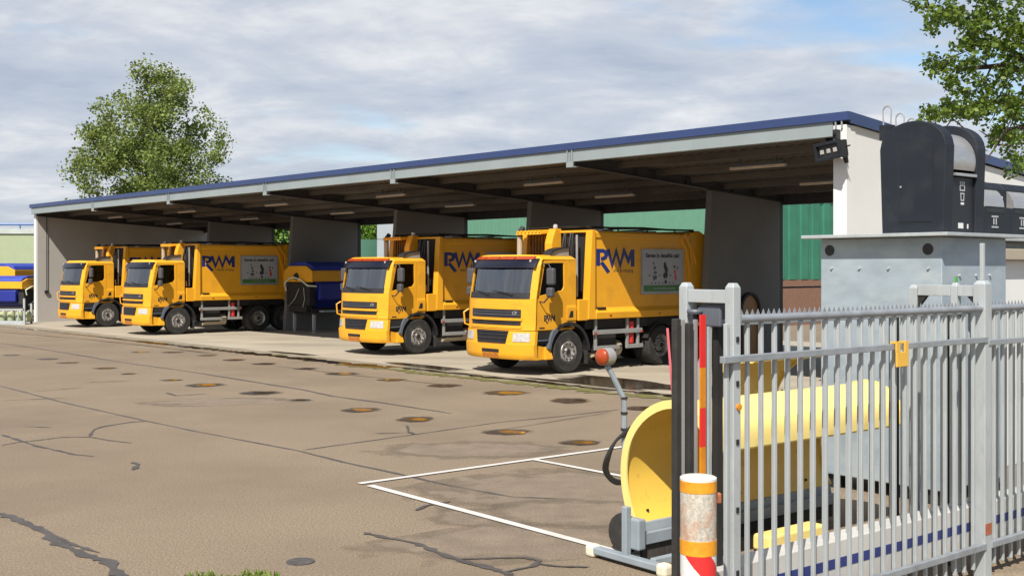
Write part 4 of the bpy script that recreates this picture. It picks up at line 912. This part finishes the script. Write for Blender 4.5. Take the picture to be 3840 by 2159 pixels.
# ------------------------------------------------------------------ snow ploughs
PROF = [(0, .34), (.06, .45), (.105, .6), (.125, .76), (.105, .93), (.045, 1.08), (-.06, 1.21), (-.2, 1.31), (-.36, 1.37), (-.5, 1.375), (-.63, 1.33), (-.73, 1.25), (-.77, 1.16), (-.775, 1.03)]
def smooth(P, k=3):                                     # Catmull-Rom through the given points
    P = [Vector(p) for p in P]; out = []
    for i in range(len(P)-1):
        a, b, c, d = P[max(i-1, 0)], P[i], P[i+1], P[min(i+2, len(P)-1)]
        for j in range(k):
            t = j/k; out.append(.5*((2*b)+(c-a)*t+(2*a-5*b+4*c-d)*t*t+(3*b-a-3*c+d)*t**3))
    return [tuple(p) for p in out+[P[-1]]]
PROF = smooth(PROF, 3)
def make_plow(label, loc, rz, Lp, grp, PROF=PROF):
    T = thing('snow_plough', label, 'snow plough', loc, rz, grp)
    n = len(PROF)
    outer = [];
    for i, p in enumerate(PROF):
        d = Vector(PROF[min(i+1, n-1)])-Vector(PROF[max(i-1, 0)]); d.normalize(); outer.append((p[0]+d.y*.02, p[1]-d.x*.02))
    nl = 12
    mb = MB()
    grow = lambda u: 1
    outer = [(2*p[0]-o[0], 2*p[1]-o[1]) if (Vector(o)-Vector((-.35, .9))).length < (Vector(p)-Vector((-.35, .9))).length else o for o, p in zip(outer, PROF)]
    mb.grid(lambda u, v: (u*Lp, *outer[round(v*(n-1))]), nl, n-1)
    mo = mb.build('moldboard', 'plow_yellow', T, smooth=True)
    MB().grid(lambda u, v: (u*Lp, *PROF[round(v*(n-1))]), nl, n-1).build('front_sheet', 'plow_front_shade', mo, smooth=True)
    MB().tube([(0, PROF[-1][0], PROF[-1][1]), (Lp, PROF[-1][0], PROF[-1][1])], .02, 8).build('lip_rod', 'plow_yellow', mo)
    for x0 in (-.016, Lp):
        rim = [(p[0], p[1]) for p in PROF]; rin = [(o[0]+(o[0]-p[0])*1.2, o[1]+(o[1]-p[1])*1.2) for o, p in zip(outer, PROF)]
        rp_ = [(p[0]-(o[0]-p[0])*1.3, p[1]-(o[1]-p[1])*1.3) for o, p in zip(outer, PROF)]
        mb = MB(); vs = []
        for a, b in zip(rp_, rin): vs += [(x0, *a), (x0, *b), (x0+.016, *a), (x0+.016, *b)]
        fs = []
        for i in range(n-1):
            k = 4*i; fs += [(k, k+1, k+5, k+4), (k+2, k+6, k+7, k+3), (k, k+4, k+6, k+2), (k+1, k+3, k+7, k+5)]
        mb.add(vs, fs); mb.build('end_rib', 'plow_yellow', T, smooth=True)
    # back ribs
    for k in range(1, 5):
        x = Lp*k/5; rb_ = [(a+.0, b) for a, b in outer[:20]]; rb2 = [(a+.1, b) for a, b in outer[:20]]
        MB().prism(rb_+rb2[::-1], 'x', x-.01, x+.01).build('back_rib', 'plow_yellow', T)
    bo = MB()
    for x in (.18, .5, .9, 1.4, 1.9, 2.4):
        if x < Lp: bo.tube([(x, .045, .42), (x, .03, .425)], .013, 6); bo.tube([(x-.1, -.775, 1.12), (x-.1, -.785, 1.12)], .012, 6)
    bo.build('bolts', 'dark', T)
    MB().prism([(-.05, .20), (.06, .20), (.03, .345), (-.02, .34)], 'x', .0, Lp).box(.0, Lp, -.09, -.052, .17, .27).build('cutting_edge', 'plow_grey', T, bev=.006)
    MB().box(.03, Lp-.02, -.06, -.02, .04, .20).build('brush_strip', 'brush', T)
    MB().box(-.09, .0, -.12, .08, .14, .40).build('edge_bracket', 'plow_grey', T, bev=.015)
    bf = MB().box(.2, Lp-.3, .2, .3, .42, .54).box(.2, Lp-.3, .15, .22, .75, .85)
    for x in (Lp*.35, Lp*.65): bf.box(x-.05, x+.05, .3, .95, .40, .52); bf.box(x-.04, x+.04, .2, .28, .5, .9)
    bf.box(Lp*.35, Lp*.65, .9, 1.0, .36, .8); bf.build('push_frame', 'dark', T)
    for x in (.12, Lp-.35):
        wh = MB().lathe([(.1, 0), (.17, .01), (.18, .04), (.17, .07), (.1, .08)], (x, .30, .18), 'x', 18).build('support_wheel', 'rubber', T, smooth=True)
        MB().lathe([(0, .01), (.1, .01), (.1, .07), (0, .07)], (x, .30, .18), 'x', 14).build('wheel_hub', 'plow_grey', wh)
    return T
fB = Vector((1.05, 9.6, 0))
grp = 'yellow snow ploughs parked behind the fence'
P1 = make_plow('large yellow snow plough behind the gate with lamp pole and hoses at its left end', fB, FENCE_ROT, 2.72, grp)
# lamp pole on its left end (local: x along fence, y behind)
lp = MB().tube([(.06, .20, .9), (.06, .20, 1.12), (.055, .2, 1.38), (.03, .21, 1.42), (-.045, .24, 1.58), (-.09, .26, 1.66)], .024, 8).build('lamp_pole', 'plow_grey', P1, smooth=True)
for z in (1.10, 1.24, 1.37): MB().lathe([(0, 0), (.031, 0), (.031, .02), (0, .02)], (.058, .2, z), 'z', 10).build('pole_clamp', 'dark', lp)
hd = MB().lathe([(.0, -.005), (.06, 0), (.075, .03), (.075, .11), (.05, .14), (0, .145)], (-.16, .26, 1.74), 'x', 18).build('lamp_head', 'alu', lp, smooth=True)
MB().lathe([(0, -.03), (.05, -.022), (.072, 0), (.073, .045), (.0, .05)], (-.162, .26, 1.74), 'x', 18).build('lamp_lens', 'orange', lp, smooth=True)
for k in range(3):
    r = .16+.03*k
    MB().tube(smooth([(.10, .16, 1.09+.02*k), (-.04, .20, 1.02), (-.10-.02*k, .22, .88), (-.10-.02*k, .24, .76), (-.03, .22, .68-.015*k), (.08, .16, .66)], 5), .013, 8).build('hose', 'hose', P1, smooth=True)
# parking stand under its left end
stn = MB().box(-.145, -.085, -.03, .03, .06, .50).build('stand_post', 'plow_grey', P1, bev=.008)
MB().box(-.16, -.07, -.42, .40, .035, .095).build('stand_foot', 'plow_grey', stn, bev=.01)
for y in (-.44, .40): MB().box(-.17, -.06, y-.05, y+.06, .0, .11).build('foot_cap', 'cap', stn, bev=.03, seg=3)
MB().box(-.08, 1.0, -.30, -.24, .05, .11).build('stand_rail', 'plow_grey', stn, bev=.008)
MB().box(1.1, 1.9, -.55, -.35, .02, .16).build('spare_blade', 'plow_yellow', P1, bev=.02)
P2 = make_plow('smaller yellow snow plough standing behind the large one', Vector((2.12, 12.0, 0)), FENCE_ROT+.03, 1.16, grp, PROF[:-12]); P2.scale = (1.06, 1.06, 1.13)
lp = MB().tube([(.0, .15, .8), (-.02, .15, 1.3), (.06, .0, 1.72)], .024, 8).build('lamp_pole', 'plow_grey', P2, smooth=True)
mr = MB().tube([(-.38, .1, .25), (-.50, .15, 1.66)], .013, 6).build('marker_rod', 'pink', P2)
MB().box(-.42, -.32, .1, .16, 1.36, 1.56).build('marker_lamp', 'orange', P2, bev=.02)
ap = thing('arched_panel', 'dark orange arched panel leaning on the rightmost partition in the shade', 'panel', ts(34.90, 6.1, .01), SHED_ROT)
arch = lambda r, e: [(e, .0)]+[(.45-r*math.cos(R(a)), 1.35+r*1.05*math.sin(R(a))) for a in range(0, 181, 15)]+[(.9-e, .0)]
MB().ring(arch(.45, 0), arch(.38, .07), 'x', 0, .10).build('rim', 'dark', ap)
MB().prism(arch(.378, .072), 'x', .02, .05).build('sheet', 'plow_in', ap)
# ------------------------------------------------------------------ fence, portals, sliding gate
def post(mb, x, y, a, z0, z1):
    h = a/2
    mb.box(x-h, x+h, y-h, y+h, z0, z1-.03)
    vs = [(x+sx*h, y+sy*h, z1-.03) for sx, sy in ((-1, -1), (1, -1), (1, 1), (-1, 1))]+[(x+sx*h*.6, y+sy*h*.6, z1) for sx, sy in ((-1, -1), (1, -1), (1, 1), (-1, 1))]
    return mb.add(vs, [(0, 1, 5, 4), (1, 2, 6, 5), (2, 3, 7, 6), (3, 0, 4, 7), (4, 5, 6, 7)])
XA, XR = -3.675, -.592
def comb(mb, x0, x1, y, z):
    n = int((x1-x0)/.055)
    for k in range(n):
        x = x0+k*.055; mb.add([(x, y-.002, z), (x+.04, y-.002, z), (x+.02, y-.001, z+.038), (x, y+.002, z), (x+.04, y+.002, z), (x+.02, y+.001, z+.038)], [(0, 1, 2), (5, 4, 3), (0, 2, 5, 3), (1, 4, 5, 2)])
def fence(x0, x1, label, zmid, zbot, pick, over0=0., posts=()):
    T = thing('metal_fence', label, 'fence', fx(0, 0), FENCE_ROT, 'galvanised bar fence along the street')
    top = MB().tube([(x0+.045, -.012, 2.175), (x1-.045, -.012, 2.175)], .027, 10).build('top_rail', 'galv_rail', T, smooth=True)
    cb = MB(); comb(cb, x0+.05, x1-.05, -.012, 2.198); cb.build('spike_strip', 'galv_rail', top)
    MB().box(x0+.0-over0, x1-.02, -.062, -.018, zmid-.022, zmid+.022).build('middle_rail', 'galv_rail', T, bev=.004)
    MB().box(x0+.045, x1-.04, -.062, -.018, zbot-.025, zbot+.025).build('bottom_rail', 'galv_rail', T, bev=.004)
    me = MB().box(-.0135, .0135, -.0135, .0135, .09, 2.148).mesh('picket', M['galv'])
    n = int((x1-x0)/pick); off = 0 if x0 == XA else ((x1-x0)-n*pick)/2
    for k in range(n+1):
        x = x0+off+k*pick
        if min(abs(x-x0), abs(x-x1)) < .06: x = x0-.065 if (abs(x-x0) < .06 and x0 == XA) else x
        if min(abs(x-x0), abs(x-x1)) < .06: continue
        o = bpy.data.objects.new('picket', me); C.objects.link(o); o.parent = T; o.location = (x, 0, 0)
        b_ = o.modifiers.new('bevel', 'BEVEL'); b_.width = .003; b_.segments = 1
    for x in posts: 
        po = post(MB(), x, .0, .085, 0, 2.34).build('post', 'galv', T, bev=.004)
        for z in (.7, 1.2, 1.66, 2.02): MB().box(x-.052, x-.043, -.012, .012, z, z+.03).box(x+.043, x+.05, -.012, .012, z, z+.03).build('post_clip', 'dark', po)
    return T
f1 = fence(XA, XR, 'galvanised bar fence section between the two gate portals, behind the striped bollard', 1.925, .27, .140, .15)
f2 = fence(XR, 3.2, 'galvanised bar fence section running out at the right edge', 1.90, .27, .137, 0, (3.2,))
# left portal
pl = thing('gate_portal', 'left galvanised gate portal of two posts and a crossbeam by the bollard', 'gate portal', fx(XA, 0), FENCE_ROT, 'gate portals')
for y in (0, .393):
    po = post(MB(), 0, y, .072, 0, 2.405).build('post', 'galv', pl, bev=.005)
    if y == 0:
        for z in (.55, .95, 1.38, 1.75, 2.03): MB().box(-.012, .012, -.043, -.037, z, z+.035).build('post_clip', 'black', po)
MB().box(-.03, .03, .038, .355, 2.275, 2.36).build('crossbeam', 'galv', pl, bev=.004)
MB().lathe([(0, 0), (.05, 0), (.056, .015), (.05, .03), (0, .03)], (-.02, .30, 2.20), 'z', 14).build('guide_roller', 'greyplastic', pl, smooth=True)
MB().tube([(-.02, .30, 2.275), (-.02, .30, 2.15)], .016, 8).build('roller_pin', 'black', pl)
MB().box(-.004, .02, .1, .3, 2.12, 2.26).build('sensor_box', 'greyplastic', pl, bev=.01)
MB().lathe([(0, 0), (.022, 0), (.022, -.012), (0, -.014)], (.01, -.037, 1.62), 'y', 14).build('reflector', 'orangebright', pl, smooth=True)
# right portal
pr = thing('gate_portal', 'right gate portal of taller galvanised posts with a thin aerial on top', 'gate portal', fx(XR, 0), FENCE_ROT, 'gate portals')
pp = post(MB(), 0, 0, .105, 0, 2.40).build('post', 'galv', pr, bev=.005)
MB().box(-.05, .05, -.056, -.053, .36, .45).build('rust_patch', 'rust', pp)
post(MB(), 0, .23, .06, 0, 2.38).build('post', 'galv', pr, bev=.004); post(MB(), 0, .60, .075, 0, 2.36).build('post', 'galv', pr, bev=.004)
MB().box(-.03, .03, .055, .198, 2.27, 2.36).box(-.03, .03, .262, .56, 2.27, 2.36).build('crossbeam', 'galv', pr, bev=.004)
MB().prism([(.055, 2.27), (.12, 2.27), (.055, 2.2)], 'x', -.02, .02).build('gusset', 'dark', pr)
MB().prism([(.56, 2.27), (.48, 2.27), (.56, 2.17)], 'x', -.02, .02).build('gusset', 'dark', pr)
MB().box(-.016, .016, -.016, .016, 2.40, 2.70).build('aerial', 'galv', pr, bev=.004)
MB().box(-.015, .015, .22, .232, 2.385, 2.43).build('green_sticker', 'greensticker', pr)
MB().box(-.30, -.24, .60, .66, 0, 2.1).box(.06, .10, .30, .36, .02, 2.12).build('guide_channel', 'dark', pr)
# sliding gate, pulled open behind the fence
sg = thing('sliding_gate', 'open sliding bar gate behind the fence with blue striped bottom beam', 'gate', fx(0, .2), FENCE_ROT)
gx0, gx1 = -3.74, 3.0
MB().box(-3.70, gx1, -.09, .10, .19, .555).build('bottom_beam', 'beamwhite', sg, bev=.008)
MB().box(-3.70, gx1, -.0935, -.0905, .36, .43).build('beam_stripe', 'bluestripe', sg)
MB().box(-3.62, gx1, -.02, .02, 2.12, 2.16).build('top_rail', 'galv_rail', sg, bev=.003)
me = MB().box(-.0125, .0125, -.0125, .0125, .557, 2.118).mesh('bar', M['galv'])
k = -9.31+(-3.535+9.31)*4.917/4.717
while k < gx1:
    o = bpy.data.objects.new('bar', me); C.objects.link(o); o.parent = sg; o.location = (k, 0, 0); k += .1436
for xx, zt in ((-3.985, 2.18), (-3.867, 2.15)): MB().box(xx-.023, xx+.023, -.023, .023, .15, zt).build('safety_edge', 'rubber', sg, bev=.008)
for xx in (-3.926, -3.806): MB().box(xx-.009, xx+.009, -.012, .012, .15, 2.17).build('edge_profile', 'alu', sg)
MB().box(-3.69, -3.66, -.012, .018, .557, 2.12).build('end_bar', 'galv', sg)
MB().box(-3.61, -3.56, -.02, .03, .557, 2.118).build('end_post', 'dark', sg)
for i, (z0, z1, m) in enumerate([(1.86, 2.20, 'redbright'), (1.60, 1.86, 'orangebright'), (1.35, 1.60, 'redbright'), (.9, 1.35, 'orangebright')]):
    MB().box(-3.785, -3.738, -.03, -.016, z0+.001, z1).build('reflector_strip', m, sg)
# yellow holder hung on the middle rail
yh = thing('sign_holder', 'yellow plastic holder hung over the middle fence rail', 'sign holder', fx(-1.88, -.08, 1.83), FENCE_ROT)
MB().box(-.075, .075, -.008, .008, -.05, .06).build('plate', 'signyellow', yh, bev=.004)
for x in (-.055, .055): MB().box(x-.02, x+.02, -.008, .008, .061, .135).box(x-.02, x+.02, .008, .05, .12, .135).build('hook', 'signyellow', yh)
# striped bollard
bl = thing('bollard', 'steel bollard with orange bands, rusty white middle and red white stripes', 'bollard', (1.085, 6.6, 0), .6)
MB().lathe([(0, 0), (.105, 0), (.105, .845), (0, .845)], (0, 0, 0), 'z', 40).build('striped_sleeve', 'bollard_stripe', bl, smooth=True)
MB().lathe([(0, .845), (.107, .845), (.107, .93), (0, .93)], (0, 0, 0), 'z', 40).build('lower_band', 'bollard_band', bl, smooth=True)
MB().lathe([(0, .93), (.105, .93), (.105, 1.205), (0, 1.205)], (0, 0, 0), 'z', 40).build('rusty_sleeve', 'bollard', bl, smooth=True).rotation_euler.z = 1.25
MB().lathe([(0, 1.205), (.107, 1.205), (.107, 1.27), (0, 1.27)], (0, 0, 0), 'z', 40).build('upper_band', 'bollard_band', bl, smooth=True)
MB().lathe([(0, 1.27), (.107, 1.27), (.106, 1.284), (.095, 1.29), (0, 1.292)], (0, 0, 0), 'z', 40).build('lid', 'bollard_top', bl, smooth=True)
o = MB().box(.10, .135, -.02, .02, 1.13, 1.19).build('rusty_lug', 'rust', bl, bev=.006); o.rotation_euler = (0, 0, -.45)

# ------------------------------------------------------------------ sun and sky
sun_dir = Vector((-.332, -1.117, 1.36)).normalized()
el = math.asin(sun_dir.z); az = math.atan2(sun_dir.x, sun_dir.y)
ld = bpy.data.lights.new('sun', 'SUN'); ld.energy = 5.0; ld.angle = R(.53); ld.color = (1, .94, .85)
lo = bpy.data.objects.new('sun', ld); C.objects.link(lo); lo.rotation_euler = (-sun_dir).to_track_quat('-Z', 'Y').to_euler(); lo.location = (0, -20, 40)
wd = bpy.data.worlds.new('World'); S.world = wd; wd.use_nodes = True
n = wd.node_tree.nodes; l = wd.node_tree.links; bg = n['Background']; bg.inputs[1].default_value = .096
sky = n.new('ShaderNodeTexSky'); sky.sky_type = 'NISHITA'; sky.sun_disc = False; sky.sun_elevation = el; sky.sun_rotation = az
sky.air_density = 1.0; sky.dust_density = .6; sky.ozone_density = 1.6
tc = n.new('ShaderNodeTexCoord'); sx = n.new('ShaderNodeSeparateXYZ'); l.new(tc.outputs['Generated'], sx.inputs[0])
def math_(op, a, b=None, clamp=False):
    k = n.new('ShaderNodeMath'); k.operation = op; k.use_clamp = clamp
    for i, q in enumerate((a, b)):
        if q is None: continue
        if isinstance(q, (int, float)): k.inputs[i].default_value = q
        else: l.new(q, k.inputs[i])
    return k.outputs[0]
zc = math_('ADD', math_('MAXIMUM', sx.outputs[2], 0.0), .16)
px = math_('DIVIDE', sx.outputs[0], zc); py = math_('DIVIDE', sx.outputs[1], zc)
cv = n.new('ShaderNodeCombineXYZ'); l.new(px, cv.inputs[0]); l.new(py, cv.inputs[1])
mp = n.new('ShaderNodeMapping'); l.new(cv.outputs[0], mp.inputs[0]); mp.inputs['Scale'].default_value = (1.0, 1.15, 1); mp.inputs['Location'].default_value = (3.3, 1.7, 0); mp.inputs['Rotation'].default_value = (0, 0, .35)
def noise(scale, det, rough, dist, src):
    k = n.new('ShaderNodeTexNoise'); k.inputs['Scale'].default_value = scale; k.inputs['Detail'].default_value = det; k.inputs['Roughness'].default_value = rough; k.inputs['Distortion'].default_value = dist
    l.new(src, k.inputs[0]); return k.outputs[0]
def ramp(src, stops):
    k = n.new('ShaderNodeValToRGB'); l.new(src, k.inputs[0]); e = k.color_ramp.elements
    e[0].position, e[0].color = stops[0][0], list(stops[0][1])+[1]; e[1].position, e[1].color = stops[-1][0], list(stops[-1][1])+[1]
    for p, c in stops[1:-1]: e.new(p).color = list(c)+[1]
    return k.outputs[0]
cov = noise(1.15, 9, .58, .35, mp.outputs[0]); shade = math_('ADD', math_('MULTIPLY', noise(1.7, 8, .6, .3, mp.outputs[0]), .84), math_('MULTIPLY', noise(5.5, 6, .6, .4, mp.outputs[0]), .16))
# clouds thin out towards the upper right of the view, where the blue shows
east = math_('MULTIPLY', math_('SUBTRACT', math_('ADD', sx.outputs[0], math_('MULTIPLY', sx.outputs[2], 1.5)), .49), 2.2)
covb = math_('SUBTRACT', cov, math_('MINIMUM', math_('MAXIMUM', east, 0), .2))
mask = ramp(covb, [(.24, (0, 0, 0)), (.41, (1, 1, 1))])
CL = 1.0
ccol = ramp(shade, [(.32, (3.1*CL, 3.55*CL, 4.4*CL)), (.5, (4.3*CL, 4.6*CL, 5.15*CL)), (.63, (5.9*CL, 5.95*CL, 6.1*CL))])
mx = n.new('ShaderNodeMix'); mx.data_type = 'RGBA'; l.new(math_('MULTIPLY', mask, .93), mx.inputs[0]); l.new(sky.outputs[0], mx.inputs[6]); l.new(ccol, mx.inputs[7])
l.new(mx.outputs[2], bg.inputs[0])

# ------------------------------------------------------------------ camera and view
cd = bpy.data.cameras.new('camera'); cd.sensor_width = 36; cd.lens = 36*F_PX/2575; cd.shift_y = -(724-HY)/2575; cd.clip_end = 1500; cd.clip_start = .05
co = bpy.data.objects.new('camera', cd); C.objects.link(co); co.location = (0, 0, CAMZ); co.rotation_euler = (R(90), 0, 0); S.camera = co
S.view_settings.view_transform = 'Standard'; S.view_settings.look = 'None'; S.view_settings.gamma = 1; S.view_settings.exposure = .56
S.view_settings.use_curve_mapping = False
S.cycles.max_bounces = 8; S.cycles.transparent_max_bounces = 12
